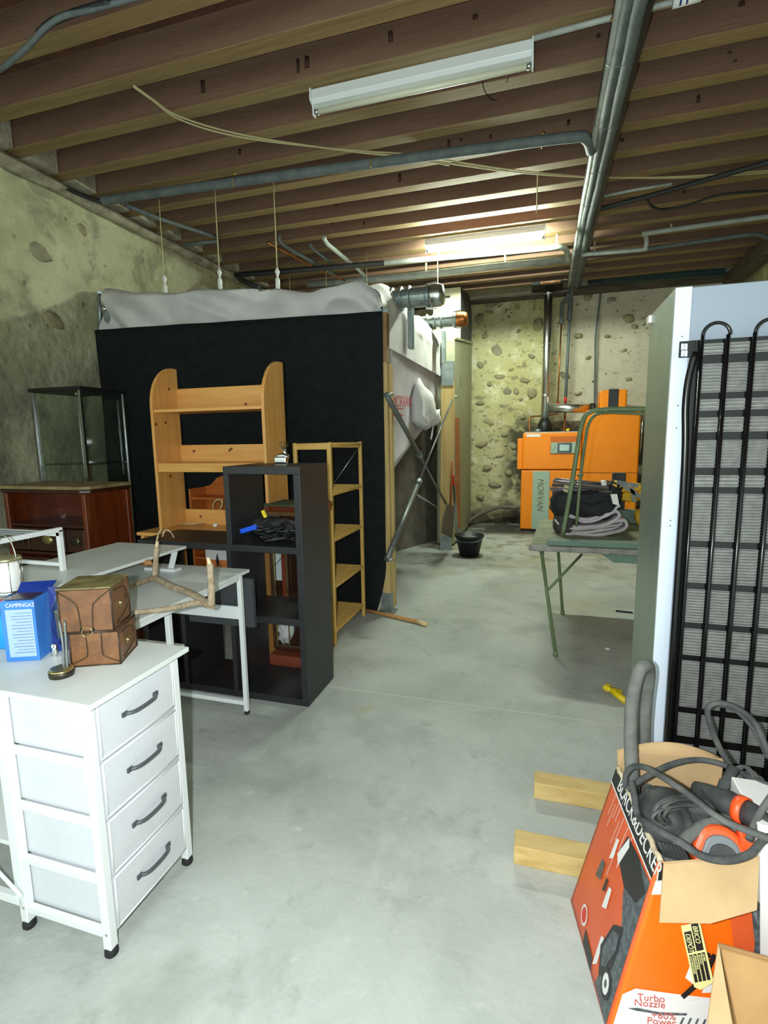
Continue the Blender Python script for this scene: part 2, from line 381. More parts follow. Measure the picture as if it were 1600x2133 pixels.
def text(name, s, size, origin, xd, yd, mt, parent, label=None, sx=1.0, ext=0.0004, shear=0, align='LEFT'):
    """flat lettering lying on a surface; xd = reading direction, yd = up direction of the letters"""
    cu = bpy.data.curves.new(name, 'FONT'); cu.body = s; cu.size = size; cu.extrude = ext; cu.align_x = align; cu.shear = shear
    tmp = bpy.data.objects.new('tmp', cu); COL.objects.link(tmp)
    dg = bpy.context.evaluated_depsgraph_get(); me = bpy.data.meshes.new_from_object(tmp.evaluated_get(dg))
    bpy.data.objects.remove(tmp)
    xd = Vector(xd).normalized(); yd = Vector(yd); yd = (yd-xd*yd.dot(xd)).normalized(); zd = xd.cross(yd)
    Mx = Matrix((xd*sx, yd, zd)).transposed().to_4x4(); Mx.translation = Vector(origin)-Vector(parent['_o'])
    me.transform(Mx); me.materials.clear(); me.materials.append(mt); me.name = name
    o = bpy.data.objects.new(name, me); COL.objects.link(o); o.parent = parent; o['_o'] = parent['_o']
    if label: o['label'] = label
    return o

# ================================================================ THE SETTING
XL, XR, YB, ZJ, ZD = -4.5, 2.85, 9.7, 4.05, 4.27
def wavy(o, u, v, du, dv, nu, nv, nrm, amp, seed):
    def fn(a, b):
        p = o+u*(a*du)+v*(b*dv)
        q = Vector((p.x*1.3+seed, p.y*1.3, p.z*1.3))
        return p+nrm*(amp*(noise.noise(q)+.5*noise.noise(q*2.7)+.3*noise.noise(q*6.1)))
    return fn
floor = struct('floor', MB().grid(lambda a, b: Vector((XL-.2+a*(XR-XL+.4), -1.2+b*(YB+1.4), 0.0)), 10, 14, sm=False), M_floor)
jl = MB(); p0 = at(690, 1430, Z=0); p1 = at(1310, 1513, Z=0); d = (p1-p0).normalized()
pts = [p0+d*(t*.12)+V((0, rnd.uniform(-.003, .003), .001)) for t in range(-2, 20)]
for a, b in zip(pts, pts[1:]): jl.bar(a, b, .006, .002)
build('floor_joint', jl, M_joint, floor, label='pale straight joint line in the concrete')
wl = struct('wall_left', MB().grid(wavy(V((XL, -1.2, 0)), V((0, 1, 0)), V((0, 0, 1)), YB+1.3, 4.27, 150, 60, V((1, 0, 0)), .035, 3), 150, 60), M_wall_l)
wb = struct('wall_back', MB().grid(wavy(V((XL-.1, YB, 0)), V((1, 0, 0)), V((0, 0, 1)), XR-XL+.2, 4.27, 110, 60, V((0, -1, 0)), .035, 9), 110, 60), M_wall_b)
wr = struct('wall_right', MB().grid(wavy(V((XR, -1.2, 0)), V((0, 1, 0)), V((0, 0, 1)), YB+1.3, 4.27, 100, 40, V((-1, 0, 0)), .03, 5), 100, 40), M_wall_r)
# rubble stones standing proud of the plaster
def stone(par, c, a, b, dp, ax, m, sd):
    rot = Matrix.Rotation(rnd.uniform(-.5, .5), 3, ax)
    r = (dp, a, b) if ax == 'X' else (a, dp, b)
    build('stone', MB().blob(c, r, amp=.16, fr=1.6, n=5, seed=sd, rot=rot), m, par)
sp = [(1030, 628, 20, 12), (1020, 650, 14, 5), (1000, 665, 13, 14), (1035, 730, 13, 14), (1078, 640, 8, 6), (1121, 676, 12, 14), (1108, 742, 9, 5), (1042, 785, 12, 7),
      (1092, 792, 14, 5), (1057, 815, 12, 8), (1108, 818, 12, 10), (1085, 832, 5, 5), (1176, 782, 12, 7), (1225, 617, 10, 9), (1310, 663, 11, 9), (1275, 624, 8, 5),
      (1322, 680, 8, 4), (1075, 815, 5, 8), (1010, 700, 8, 5), (1065, 770, 7, 4), (1020, 800, 7, 6), (1045, 845, 9, 5), (1000, 840, 12, 5), (1020, 880, 13, 6), (1052, 905, 10, 5),
      (1005, 925, 14, 6), (1040, 950, 12, 5), (1070, 930, 7, 8), (1015, 975, 16, 7), (1060, 985, 9, 6), (1030, 1010, 16, 7), (1000, 1035, 12, 6), (1205, 700, 8, 5), (1265, 700, 7, 4),
      (1300, 730, 8, 4), (1225, 745, 7, 4), (1080, 690, 7, 5), (1060, 660, 6, 4), (1090, 870, 6, 4), (1000, 760, 7, 9), (1310, 790, 7, 4), (1205, 820, 8, 4)]
for i, (x, y, a, b) in enumerate(sp):
    c = at(x, y, Y=YB-.005); k = 9.7*1.0/FPX*.95
    stone(wb, c, a*k*rnd.uniform(.7,1.1), b*k*rnd.uniform(.7,1.1), .036, 'Y', M_stone if i % 3 else M_stone2, i)
for i in range(20):
    y = rnd.uniform(1.6, 8.6); z = rnd.uniform(1.4, 3.85) if i % 2 else rnd.uniform(2.4, 3.8); s = rnd.uniform(.05, .12)
    stone(wl, V((XL+.0, y, z)), s*1.0, s*.7, .022, 'X', M_stone2 if i % 4 else M_stone, i+90)
# ledge under the joist ends on the left wall
def ledge(a, b):
    y = -1+a*10.6; th = b*2*math.pi
    q = noise.noise(V((y*2.2, b*3, 1)))*.02
    return V((XL+.05+(.09+q)*math.cos(th), y, ZJ-.05+(.05+q)*math.sin(th)))
struct('trim_1', MB().grid(ledge, 90, 8), M_infill)
# ceiling deck and joists
ceil = struct('ceiling', MB().mm(XL-.1, XR+.1, -1.2, YB+.1, ZD, ZD+.03), M_deck)
jm = MB()
def jbox(w0, w1, h0, h1):
    m = MB(); m.mm(XL-.05, XR+.05, w0, w1, h0, h1, mi=0)
    m.m[0] = 1
    return m
proto = None
for k in range(-6, 15):
    far = 3.32+.425*k
    if far > YB-.05: break
    w = .125+rnd.uniform(-.01, .012)
    if proto is None:
        proto = build('joist', jbox(-.13, 0, ZJ, ZD-.001), [M_jside, M_jbot], ceil, bevel=.006, label='brown timber joist with a paler underside'); o = proto
    else: o = clone(proto, (0, 0, 0), ceil)
    o.location = (0, far, rnd.uniform(0, .008))
    if 0 <= k <= 13:
        build('infill_block', MB().box((XL+.10, far+.15, 4.16), (.22, .26, .22)), M_infill, wl)
for i in range(40):
    k = rnd.randint(0, 9); x = rnd.uniform(-3, 2); y = 3.32+.425*k-.131
    build('knot', MB().cyl((x, y+.002, 4.15+rnd.uniform(-.05, .06)), (x, y-.0015, 4.15+rnd.uniform(-.05, .06)), rnd.uniform(.009, .018), 8), M_knot, ceil)
# wall plate and beams at the back
struct('trim_2', MB().mm(XL, XR, YB-.16, YB-.02, 3.93, 4.045), M_greybeam, bevel=.01)
sb = thing('steel_beam', at(1380, 583, Y=9.35), 'dark green steel beam running under the joists along the back wall', 'beam')
b = MB(); a0 = at(1228, 592, Y=9.35); a1 = at(1510, 574, Y=9.35)
b.bar(a0, a1, .10, .012); b.bar(a0+V((0, 0, .09)), a1+V((0, 0, .09)), .10, .012); b.bar(a0+V((0, 0, .045)), a1+V((0, 0, .045)), .012, .09)
build('girder', b, mat('dark_green_steel', (36, 60, 56), rough=.5), sb)
build('hanger', MB().bar(at(1322, 575, Y=9.35), at(1322, 548, Y=9.35), .04, .04), M_blackm, sb)
build('hanger', MB().bar(at(1240, 590, Y=9.35), at(1240, 575, Y=9.35), .22, .06), M_blackm, sb)
bm = MB().bar((XR-.12, -1, 3.93), (XR-.12, YB-.1, 3.93), .2, .18)
struct('trim_3', bm, M_greybeam, bevel=.01)

# ---------------------------------------------------------------- lamps
def batten(x0, x1, y, label, lit):
    t = thing('batten_lamp', ((x0+x1)/2, y, ZJ), label, 'lamp', 'fluorescent batten lamps on the ceiling')
    hb = MB().prism([(x0, y-.045, ZJ-.002), (x0, y-.06, ZJ-.075), (x0, y-.035, ZJ-.095), (x0, y+.035, ZJ-.095), (x0, y+.06, ZJ-.075), (x0, y+.045, ZJ-.002)], (x1-x0, 0, 0))
    build('housing', hb, M_lamp, t, bevel=.004)
    for x in (x0-.004, x1+.004):
        build('end_cap', MB().prism([(x-.006, y-.065, ZJ-.001), (x-.006, y-.07, ZJ-.08), (x-.006, y-.022, ZJ-.1), (x-.006, y-.02, ZJ-.155), (x-.006, y+.02, ZJ-.155), (x-.006, y+.022, ZJ-.1), (x-.006, y+.07, ZJ-.08), (x-.006, y+.065, ZJ-.001)], (.012, 0, 0)), M_lamp, t, bevel=.003)
    tu = build('tube', MB().cyl((x0+.03, y, ZJ-.128), (x1-.03, y, ZJ-.128), .019 if not lit else .02, 14), M_tubeon if lit else M_tubeoff, t)
    for x in (x0+.018, x1-.018): build('tube_ferrule', MB().cyl((x-.014, y, ZJ-.128), (x+.014, y, ZJ-.128), .021, 14), M_alu, tu)
    return t
batten(-1.62, -.12, 3.755, 'unlit white fluorescent batten lamp on the ceiling nearest the viewer', False)
batten(-1.45, -.03, 6.75, 'lit fluorescent batten lamp glowing white at the back of the ceiling', True)

# ---------------------------------------------------------------- pipes and cables on the ceiling
pm = thing('pipe_run', (.42, 6, 3.95), 'thick bundle of grey insulated pipes on a black tray running the length of the ceiling', 'pipes')
def mp(x, z, r, m, nm='pipe'):
    pts = [V((x+rnd.uniform(-.004, .004), y, z+.01*math.sin(y*1.7+x*9))) for y in np.arange(-1, 9.31, .35)]
    return build(nm, MB().tube(pts, r, 12), m, pm)
mp(.352, 3.965, .026, M_pipeL); mp(.392, 3.955, .036, M_pipe); mp(.452, 3.95, .044, M_pipe)
build('tray', MB().mm(.49, .525, -1, 9.3, 3.93, 4.044), M_tray, pm)
build('tray', MB().mm(.33, .51, -1, 9.3, 4.0, 4.044), M_tray, pm)
for i in range(9):
    y = 3.2+i*.7; c = V((.41, y, 3.95))
    build('wire_tie', MB().tube([c+V((.09*math.cos(a), 0, .052*math.sin(a))) for a in np.linspace(math.pi, 2*math.pi, 9)], .0025, 5), M_steel, pm)
# drops to the boiler
build('pipe_elbow', MB().tube(spl([(.40, 9.2, 3.95), (.40, 9.42, 3.88), (.395, 9.46, 3.72), (.39, 9.46, 3.5)]), .04, 12), M_pipe, pm)
build('pipe_elbow', MB().tube(spl([(.36, 9.2, 3.84), (.30, 9.42, 3.80), (.27, 9.46, 3.72), (.265, 9.46, 3.45)]), .032, 12), M_pipe, pm)
build('boiler_pipe', MB().cyl((.39, 9.46, 3.5), (.37, 9.46, 2.15), .026, 12), M_pipe, pm)
build('boiler_pipe', MB().tube(spl([(.37, 9.46, 2.15), (.37, 9.45, 1.9), (.36, 9.3, 1.66)]), .016, 10), M_copper, pm)
build('boiler_pipe', MB().cyl((.265, 9.46, 3.45), (.245, 9.46, 1.98), .012, 10), M_copper, pm)
for x, z in ((.37, 2.2), (.25, 2.12)): build('valve', MB().lathe((x, 9.44, z-.04), [(.02, 0), (.028, .02), (.028, .06), (.02, .08)], 12), M_redpl, pm)
build('pipe_collar', MB().lathe((.37, 9.46, 2.05), [(.03, 0), (.03, .03)], 12), M_galv, pm)

bp_ = thing('branch_pipe', at(800, 335, Z=3.97), 'grey insulated branch pipe crossing the ceiling from the left wall to the main pipe run', 'pipe')
pts = [at(0, 322, Z=4.0), at(100, 375, Z=4.0), at(185, 412, Z=4.0), at(215, 419, Z=4.0), at(250, 413, Z=4.0), at(600, 364, Z=3.97), at(800, 337, Z=3.97), at(1000, 310, Z=3.97), at(1190, 286, Z=3.97), at(1222, 290, Z=3.96), at(1232, 315, Z=3.95)]
build('pipe', MB().tube(spl(pts[3:], 6), .042, 12), M_pipe, bp_)
build('conduit', MB().tube(spl(pts[:5], 6), .022, 10), M_pipeD, bp_, label='thin dark conduit along the left wall')
for x, y in ((775, 322), (1132, 252), (485, 362)):
    q = at(x, y, Z=4.03); r = at(x+1, y+14, Z=3.99)
    y0 = at(x, 337 if x == 775 else (296 if x == 1132 else 380), Z=3.97).y
    tp = V((q.x, y0, 4.05)); build('hook', MB().tube(spl([tp, tp+V((0, 0, -.05)), tp+V((.02, -.045, -.08)), tp+V((0, -.05, -.1)), tp+V((-.01, 0, -.125))], 4), .004, 6), M_brass, bp_)
    build('hook_eye', MB().blob(tp+V((0, 0, -.01)), (.012, .012, .012), n=5), M_brass, bp_)
cabs = thing('sagging_cable', at(640, 302, Z=4.0), 'long cream flat cable sagging across the whole ceiling', 'cable')
cz = lambda x, y, z=4.02: at(x, y, Z=z-.012)
c1 = [cz(278, 178, 4.045), cz(320, 208, 4.02), cz(360, 236, 4.0), cz(430, 262, 3.99), cz(520, 284, 3.99), cz(640, 303, 4.0), cz(760, 318, 4.02), cz(843, 326, 4.035), cz(935, 340, 4.04), cz(1060, 357, 4.03), cz(1200, 368, 4.02), cz(1330, 370, 4.02), cz(1450, 366, 4.02), cz(1600, 355, 4.03), cz(1750, 340, 4.03)]
build('cable', MB().tube(spl(c1, 6), .007, 7), M_cable, cabs)
build('cable', MB().tube([p+V((.0, .025*math.sin(i/9), -.015*math.sin(i/11))) for i, p in enumerate(spl(c1, 6))], .006, 7), M_cable, cabs)
build('cable', MB().tube([p+V((.0, -.03*math.sin(i/13), -.01)) for i, p in enumerate(spl(c1[:9], 6))], .005, 7), M_cable, cabs)
bc = thing('black_cable', at(90, 60, Z=3.95), 'thick dark cable looping over the joist in the top left corner', 'cable')
build('cable', MB().tube(spl([at(-60, 170, Z=3.98), at(0, 145, Z=3.95), at(60, 95, Z=3.96), at(90, 62, Z=4.0), at(130, 35, Z=4.02), at(200, 18, Z=4.02), at(300, -10, Z=4.03), at(380, -30, Z=4.03)], 6), .016, 8), M_pipe, bc)
build('cable', MB().tube(spl([at(80, 70, Z=4.0), at(110, 45, Z=4.02), at(170, 22, Z=4.03), at(230, 5, Z=4.03)], 6), .02, 8), M_pipeD, bc)
cd_ = thing('conduit_strip', at(1300, 32, Z=4.04), 'grey conduit with a white label running beyond the unlit lamp', 'conduit')
build('conduit', MB().tube([at(1112, 80, Z=4.035), at(1270, 38, Z=4.035), at(1420, 0, Z=4.035), at(1600, -45, Z=4.035)], .017, 8), M_pipeL, cd_)
build('clip', MB().blob(at(1276, 40, Z=4.01), (.012, .012, .014), n=5), M_brass, cd_)
pl = MB().tube([at(1402, 3, Z=4.01), at(1462, -13, Z=4.01)], .035, 12); build('label_sleeve', pl, M_white_pl, cd_)
for xx in (1416, 1430): build('label_stripe', MB().tube([at(xx, -1-(xx-1402)*.25, Z=4.01), at(xx+4, -2-(xx-1402)*.25, Z=4.01)], .036, 12), M_blued, cd_)
wr1 = thing('loose_wire', at(1010, 180, Z=4.0), 'thin dark wire ends curling under the unlit lamp', 'wire')
build('wire', MB().tube(spl([at(1003, 152, Z=4.03), at(1008, 185, Z=4.0), at(1022, 206, Z=3.98), at(1034, 209, Z=3.98)]), .004, 6), M_blackm, wr1)
build('wire', MB().tube(spl([at(1095, 118, Z=4.03), at(1068, 142, Z=4.0), at(1060, 158, Z=3.99), at(1055, 172, Z=4.0)]), .003, 6), M_blackm, wr1)
# back-of-room pipe work
def pipe_thing(nm, label, pts, r, m, k=1, cat='pipe', hang=()):
    t = thing(nm, pts[len(pts)//2], label, cat)
    build('pipe', MB().tube(spl(pts, k) if k > 1 else pts, r, 10), m, t)
    for h in hang: build('hanger', MB().bar(h, V((h.x, h.y, 4.06)), .02, .02), M_cable if r < .05 else M_steel, t)
    return t
Z8 = 3.9
pipe_thing('white_pipe', 'bright white pipe just behind the lit lamp', [at(500, 572, Z=Z8), at(740, 553, Z=Z8), at(1000, 530, Z=Z8), at(1130, 518, Z=Z8), at(1165, 514, Z=Z8), at(1180, 522, Z=Z8), at(1185, 545, Z=Z8-.01)], .034, M_pipeL, 5, hang=(at(916, 538, Z=Z8), at(1159, 516, Z=Z8)))
pipe_thing('grey_pipe', 'thicker pale grey pipe behind the bright white one', [at(640, 592, Z=Z8), at(860, 575, Z=Z8), at(1020, 556, Z=Z8), at(1183, 541, Z=Z8)], .048, M_pipeL, 1, hang=(at(1052, 553, Z=Z8), at(888, 572, Z=Z8)))
pipe_thing('stepped_pipe', 'pale pipe stepping up to the right of the main pipe run', [at(1212, 530, Z=Z8), at(1335, 520, Z=Z8), at(1345, 516, Z=Z8), at(1347, 500, Z=3.97), at(1346, 488, Z=4.0), at(1358, 484, Z=4.0), at(1600, 451, Z=4.0), at(1700, 438, Z=4.0)], .028, M_pipeL, 3, hang=(at(1238, 528, Z=Z8), at(1398, 478, Z=4.0)))
pipe_thing('thin_conduit', 'thin white conduit right of the main pipes above the wall', [at(1245, 411, Z=4.0), at(1330, 394, Z=4.0), at(1400, 383, Z=4.0)], .014, M_pipeL, 1)
pipe_thing('dark_conduit', 'dark double conduit slanting to the right wall', [at(1225, 440, Z=3.97), at(1270, 430, Z=3.97), at(1400, 395, Z=3.97), at(1600, 338, Z=3.97), at(1700, 310, Z=3.97)], .024, M_pipeD, 2)
pipe_thing('wavy_cable', 'thin black cable wandering below the dark conduit', [at(1348, 415, Z=4.0), at(1358, 430, Z=3.98), at(1385, 436, Z=3.98), at(1440, 425, Z=4.0), at(1490, 408, Z=4.0), at(1560, 400, Z=4.0), at(1650, 395, Z=4.0)], .013, M_pipeD, 5, cat='cable')
pipe_thing('faint_pipe', 'dim grey pipe low on the right above the steel beam', [at(1350, 518, Z=3.93), at(1480, 500, Z=3.93), at(1570, 488, Z=3.93), at(1600, 496, Z=3.9)], .026, M_pipe, 3)
pipe_thing('black_pipe', 'black pipe bending above the left end of the white fabric', [at(800, 548, Z=3.85), at(500, 572, Z=3.8), at(492, 574, Z=3.8), at(500, 582, Z=3.72), at(540, 600, Z=3.5)], .034, M_pipeD, 1)
pipe_thing('slanting_pipe', 'thin rusty rod slanting down above the fabric cover', [at(556, 505, Z=4.0), at(660, 560, Z=3.9), at(720, 585, Z=3.8)], .014, M_copper, 1)
pipe_thing('slanting_pipe', 'grey pipe slanting back left of the two pale ones', [at(582, 490, Z=4.0), at(588, 508, Z=3.95), at(660, 550, Z=3.9), at(700, 575, Z=3.85)], .022, M_pipe, 2)
pipe_thing('slanting_pipe', 'pale elbowed pipe nearest the lit lamp on its left', [at(676, 492, Z=4.0), at(682, 508, Z=3.95), at(740, 555, Z=3.9), at(760, 575, Z=3.85)], .026, M_pipeL, 2)
pipe_thing('slanting_pipe', 'short pipe stub between the two slanting pipes', [at(645, 508, Z=4.0), at(655, 520, Z=3.95), at(700, 555, Z=3.9)], .02, M_pipe, 2)
pipe_thing('wall_conduit', 'grey pipe bracketed along the top of the left wall', [at(262, 427, Z=4.0), at(330, 455, Z=4.0), at(455, 495, Z=4.0), at(452, 502, Z=3.97), at(385, 510, Z=3.95)], .022, M_pipe, 1)

# ---------------------------------------------------------------- storage silo behind the black curtain
YC = 4.36
cur = MB()
TL, TR = at(198, 688, Y=YC), at(792, 650, Y=YC)
def curt(a, b):
    x = TL.x+.0+a*(TR.x-TL.x+.02); z = b*(TL.z+a*(TR.z-TL.z))
    y = YC+.018*math.sin(a*31+.8*noise.noise(V((a*3, b*2, 0)))*3)*(.35+.65*(1-b))+.02*noise.noise(V((a*5, b*3, 4)))
    if a > .93: x -= (a-.93)/.07*.10*max(0, 1-b*6)**1.5
    return V((x, y, z+.004))
tag(build('black_curtain', cur.grid(curt, 120, 30), M_cloth, solid=.006), 'large black felt curtain hanging behind the furniture on the left', 'curtain')

silo = thing('storage_silo', (-2.8, 5.8, 0), 'white fabric pellet silo on a timber and steel frame with red lettering', 'silo')
top = [(205, 612), (222, 611), (300, 613), (345, 612), (420, 603), (460, 600), (520, 598), (575, 596), (620, 603), (645, 604), (668, 594), (700, 588), (735, 579), (752, 580), (770, 592), (790, 606), (801, 640)]
prof = [at(x, y, Y=YC+.12) for x, y in top]
def prz(x):
    if x <= prof[0].x: return prof[0].z
    for p, q in zip(prof, prof[1:]):
        if x <= q.x: return p.z+(q.z-p.z)*(x-p.x)/(q.x-p.x)
    return prof[-1].z
X0, X1 = prof[0].x+.06, -1.345
def cover(a, b):
    x = X0+a*(X1-X0); zt = prz(x); n = noise.noise(V((x*2.2, b*4, 1)))
    # creases radiating through the cloth
    cr = min(1, 2.2*abs(noise.noise(V((x*1.5+b*2.6, .7*x-b*.8, 7)))))
    if b < .35:
        t = b/.35; zb = 2.60; z = zb+(zt-zb)*t**.85; y = YC+.05+.10*t*t-.13*(cr-.5)*math.sin(t*math.pi)**.5-(.07*max(0, t-.35) if x < -2.6 else 0)
    else:
        t = (b-.35)/.65; y = YC+.15+t*2.75; z = zt+.05*math.sin(t*6+x)-.05*t+.04*(cr-.4)-.12*max(0, (x+1.9)/.55)*t
    return V((x, y, z))
build('fabric_cover', MB().grid(cover, 110, 60), M_tarp, silo, label='crumpled white fabric bulging over the top')
def side(a, b):   # hanging side band, right side of the silo
    y = YC+.1+a*3.42; zt = 2.72+.02*a; n = abs(noise.noise(V((y*3, b*3, 2))))
    z = zt+.30*(1-b)-(.28+.02*a)*b
    if b < .5: z = zt+(.5-b)*.7*(.55+.5*abs(math.sin(y*2.1)))
    else: z = zt-(b-.5)*2*(.31)
    x = -1.345+.01*n-(.15*((.5-b)/.5)**2 if b < .5 else 0)+(.05*n if b < .5 else 0)
    return V((x, y, z))
build('side_band', MB().grid(side, 60, 16), M_tarp, silo)
# hopper fabric below the band, tapering
hp = [at(812, 714, X=-1.37), at(944, 766, X=-1.37), at(905, 862, X=-1.42), at(812, 986, X=-1.42)]
def hop(a, b):
    p = (hp[0]*(1-a)+hp[1]*a)*(1-b)+(hp[3]*(1-a)+hp[2]*a)*b
    return p+V((-.10*math.sin(b*math.pi)*.4+.02*noise.noise(V((a*4, b*4, 3))), 0, 0))
build('hopper_fabric', MB().grid(hop, 30, 20), M_tarp2, silo, solid=.004)
# lower slope of the hopper, running down to the far side
q0, q1 = hp[3], hp[2]
build('hopper_fabric', MB().grid(lambda a, b: (q0*(1-a)+q1*a)+V((-1.3*b, 0, -.35*b)), 10, 10), M_tarp2, silo, solid=.004)
o3 = at(817, 848, X=-1.30)
text('lettering', 'MORVAN', .165, at(817, 848, X=-1.392), at(845, 848, X=-1.392)-at(817, 848, X=-1.392), (0, 0, 1), M_morv, silo, label='red stencilled word on the hopper fabric', sx=1.1, shear=.25, ext=.001)
for yy in (852, 866):
    a = at(809, yy+1, X=-1.392); b = at(840, yy-1, X=-1.392); build('print_line', MB().bar(a, b, .003, .012), M_morv, silo)
text('lettering', 'Chaudieres', .09, at(812, 862, X=-1.392), (0, 1, -.05), (0, 0, 1), M_morv, silo, sx=1.1, ext=.001)
# tied sleeve
bagc = at(888, 856, X=-1.36)
bl = MB().lathe(at(884, 893, X=-1.34), [(.02, 0), (.15, .015), (.2, .08), (.2, .2), (.16, .36), (.09, .50), (.02, .56)], 22, axis=(-.05, -.22, 1), sx=.6, sy=1.5)
for i, p in enumerate(bl.v): bl.v[i] = p+V((.10*noise.noise(p*5), .09*noise.noise(p*6+V((3, 0, 0))), .08*noise.noise(p*7)))
build('tied_sleeve', bl, M_tarp, silo, label='tied white fabric outlet sleeve')
k = at(904, 870, X=-1.25); build('sleeve_knot', MB().blob(k, (.08, .14, .09), amp=.3, fr=3, n=9).blob(k+V((0, .12, .0)), (.05, .07, .08), amp=.3, fr=3, n=8, seed=4), M_tarp, silo)
build('strap', MB().tube(spl([k, at(902, 890, X=-1.25), at(898, 915, X=-1.25)]), .012, 6), M_tarp, silo)
# posts
def post(nm, base, top, w, m, par, **kw): return build(nm, MB().bar(base, top, w[0], w[1], up=(0, 1, 0)), m, par, bevel=.003, **kw)
pA = V((-1.325, 4.42, 0)); pB = V((-1.27, 7.2, 0))
post('timber_post', pA+V((0, 0, .04)), V((-1.335, 4.42, 2.28)), (.075, .07), M_rawv, silo)
post('timber_post', V((-1.325+.03, 4.50, .04)), V((-1.30, 4.50, 2.25)), (.035, .07), M_rawv, silo)
build('steel_sleeve', MB().mm(-1.385, -1.345, 4.37, 4.45, 2.18, 2.70).mm(-1.345, -1.295, 4.445, 4.452, 2.18, 2.70), M_galv, silo, label='galvanised sleeve at the top of the near post')
build('steel_sleeve', MB().mm(-1.34, -1.29, 4.38, 4.46, 2.25, 2.66), mat('dull_brown_post', (150, 120, 80), (130, 100, 64), rough=.8, scale=6), silo)
build('post_shoe', MB().mm(-1.375, -1.285, 4.375, 4.475, 0, .19).mm(-1.42, -1.25, 4.36, 4.5, 0, .01), M_galv, silo)
post('timber_post', pB+V((0, 0, .2)), V((-1.25, 7.2, 2.35)), (.17, .1), M_rawv, silo)
build('steel_sleeve', MB().mm(-1.33, -1.17, 7.14, 7.26, 2.3, 2.62), M_galv, silo)
build('post_shoe', MB().mm(-1.35, -1.2, 7.14, 7.26, 0, .22), M_galv, silo)
for x, y in ((-4.3, 4.46), (-4.3, 7.2)):
    post('steel_post', V((x, y, 0)), V((x, y, 3.05)), (.05, .05), M_galv, silo)
build('top_rail', MB().cyl(at(208, 612, Y=4.46), at(235, 617, Y=5.3), .025, 10).cyl(at(208, 612, Y=4.46), at(208, 690, Y=4.46), .022, 10), M_galv, silo)
for zz in (2.95, 2.68): build('rail_clamp', MB().blob(V((-4.3, 4.44, zz)), (.035, .035, .03), n=6), M_chrome, silo)
build('frame_rail', MB().mm(-4.3, -1.33, 7.16, 7.22, 2.45, 2.52).mm(-4.3, -1.4, 4.48, 4.52, 2.45, 2.5), M_galv, silo)
# cross braces
def brace(p, q, r1, r2, par, s=.55):
    m = p+(q-p)*s
    build('brace', MB().cyl(p, m, r1, 10), M_steel, par); build('brace', MB().cyl(m, q, r2, 10), M_steel, par)
    build('brace_clamp', MB().cyl(m-(q-p)*.012, m+(q-p)*.012, r1*1.35, 10), M_galv, par)
p1 = at(805, 822, X=-1.27); p2 = at(936, 1062, X=-1.22); brace(p1, p2, .025, .014, silo, .40)
p3 = at(806, 1166, X=-1.26); p4 = at(945, 826, X=-1.18); brace(p3, p4, .026, .012, silo, .36)
for p in (p1, p3, p4): build('bolt', MB().cyl(p-V((.02, 0, 0)), p+V((.06, 0, 0)), .012, 8), M_galv, silo)
build('brace', MB().cyl(at(868, 1030, X=-1.33), at(918, 1062, X=-1.5), .012, 8), M_pipeL, silo)
# brackets and couplings
for (x, y0, y1, X) in ((852, 640, 727, -1.315), (922, 690, 758, -1.315)):
    a = at(x, y0, X=X); b = at(x+1, y1, X=X)
    br = MB().bar(V((X, a.y, a.z)), V((X, a.y, b.z)), .012, .10, up=(0, 1, 0)).bar(V((X+.02, a.y-.05, a.z)), V((X+.02, a.y-.05, b.z)), .04, .01, up=(0, 1, 0)).bar(V((X+.02, a.y+.05, a.z)), V((X+.02, a.y+.05, b.z)), .04, .01, up=(0, 1, 0))
    build('bracket', br, M_galv, silo, label='galvanised channel bracket')
    for i in range(5):
        zz = b.z+(a.z-b.z)*(.1+i*.13); build('screw', MB().cyl((X, a.y+.06, zz), (X+.035, a.y+.06, zz), .006, 6), M_galv, silo)
for (x, y, X, r, cap) in ((862, 620, -1.22, .098, M_galv), (925, 668, -1.22, .085, M_copper)):
    c = at(x, y, X=X)
    c.x = X
    cl = MB().lathe(c-V((.30, 0, 0)), [(r*.86, 0), (r*.86, .08), (r*1.12, .08), (r*1.12, .1), (r*.85, .1), (r*.85, .17), (r*1.15, .17), (r*1.15, .19), (r*.88, .19), (r*.88, .25), (r*1.15, .25), (r*1.15, .27), (r*.95, .28), (r*.95, .42), (r*1.05, .43), (r*1.05, .46)], 24, axis=(1, 0, 0), sm=False)
    fcp = build('filling_coupling', cl, M_galv, silo, label='ribbed metal filling coupling')
    build('coupling_cap', MB().lathe(c+V((.16, 0, 0)), [(r*1.02, 0), (r*1.08, .02), (r*1.05, .10), (r*.9, .13), (.001, .14)], 20, axis=(1, 0, 0)), cap if cap is M_copper else M_alu, silo)
    for s_ in (-1, 1): build('coupling_lever', MB().bar(c+V((.12, 0, s_*r*1.1)), c+V((.22, 0, s_*r*1.25)), .02, .012), M_chrome, fcp)
    build('inlet_fabric', MB().lathe(c-V((.62, 0, .02)), [(r*1.25, 0), (r*1.5, .1), (r*1.1, .3), (r*.9, .33)], 16, axis=(1, 0, .05)), M_tarp, silo)
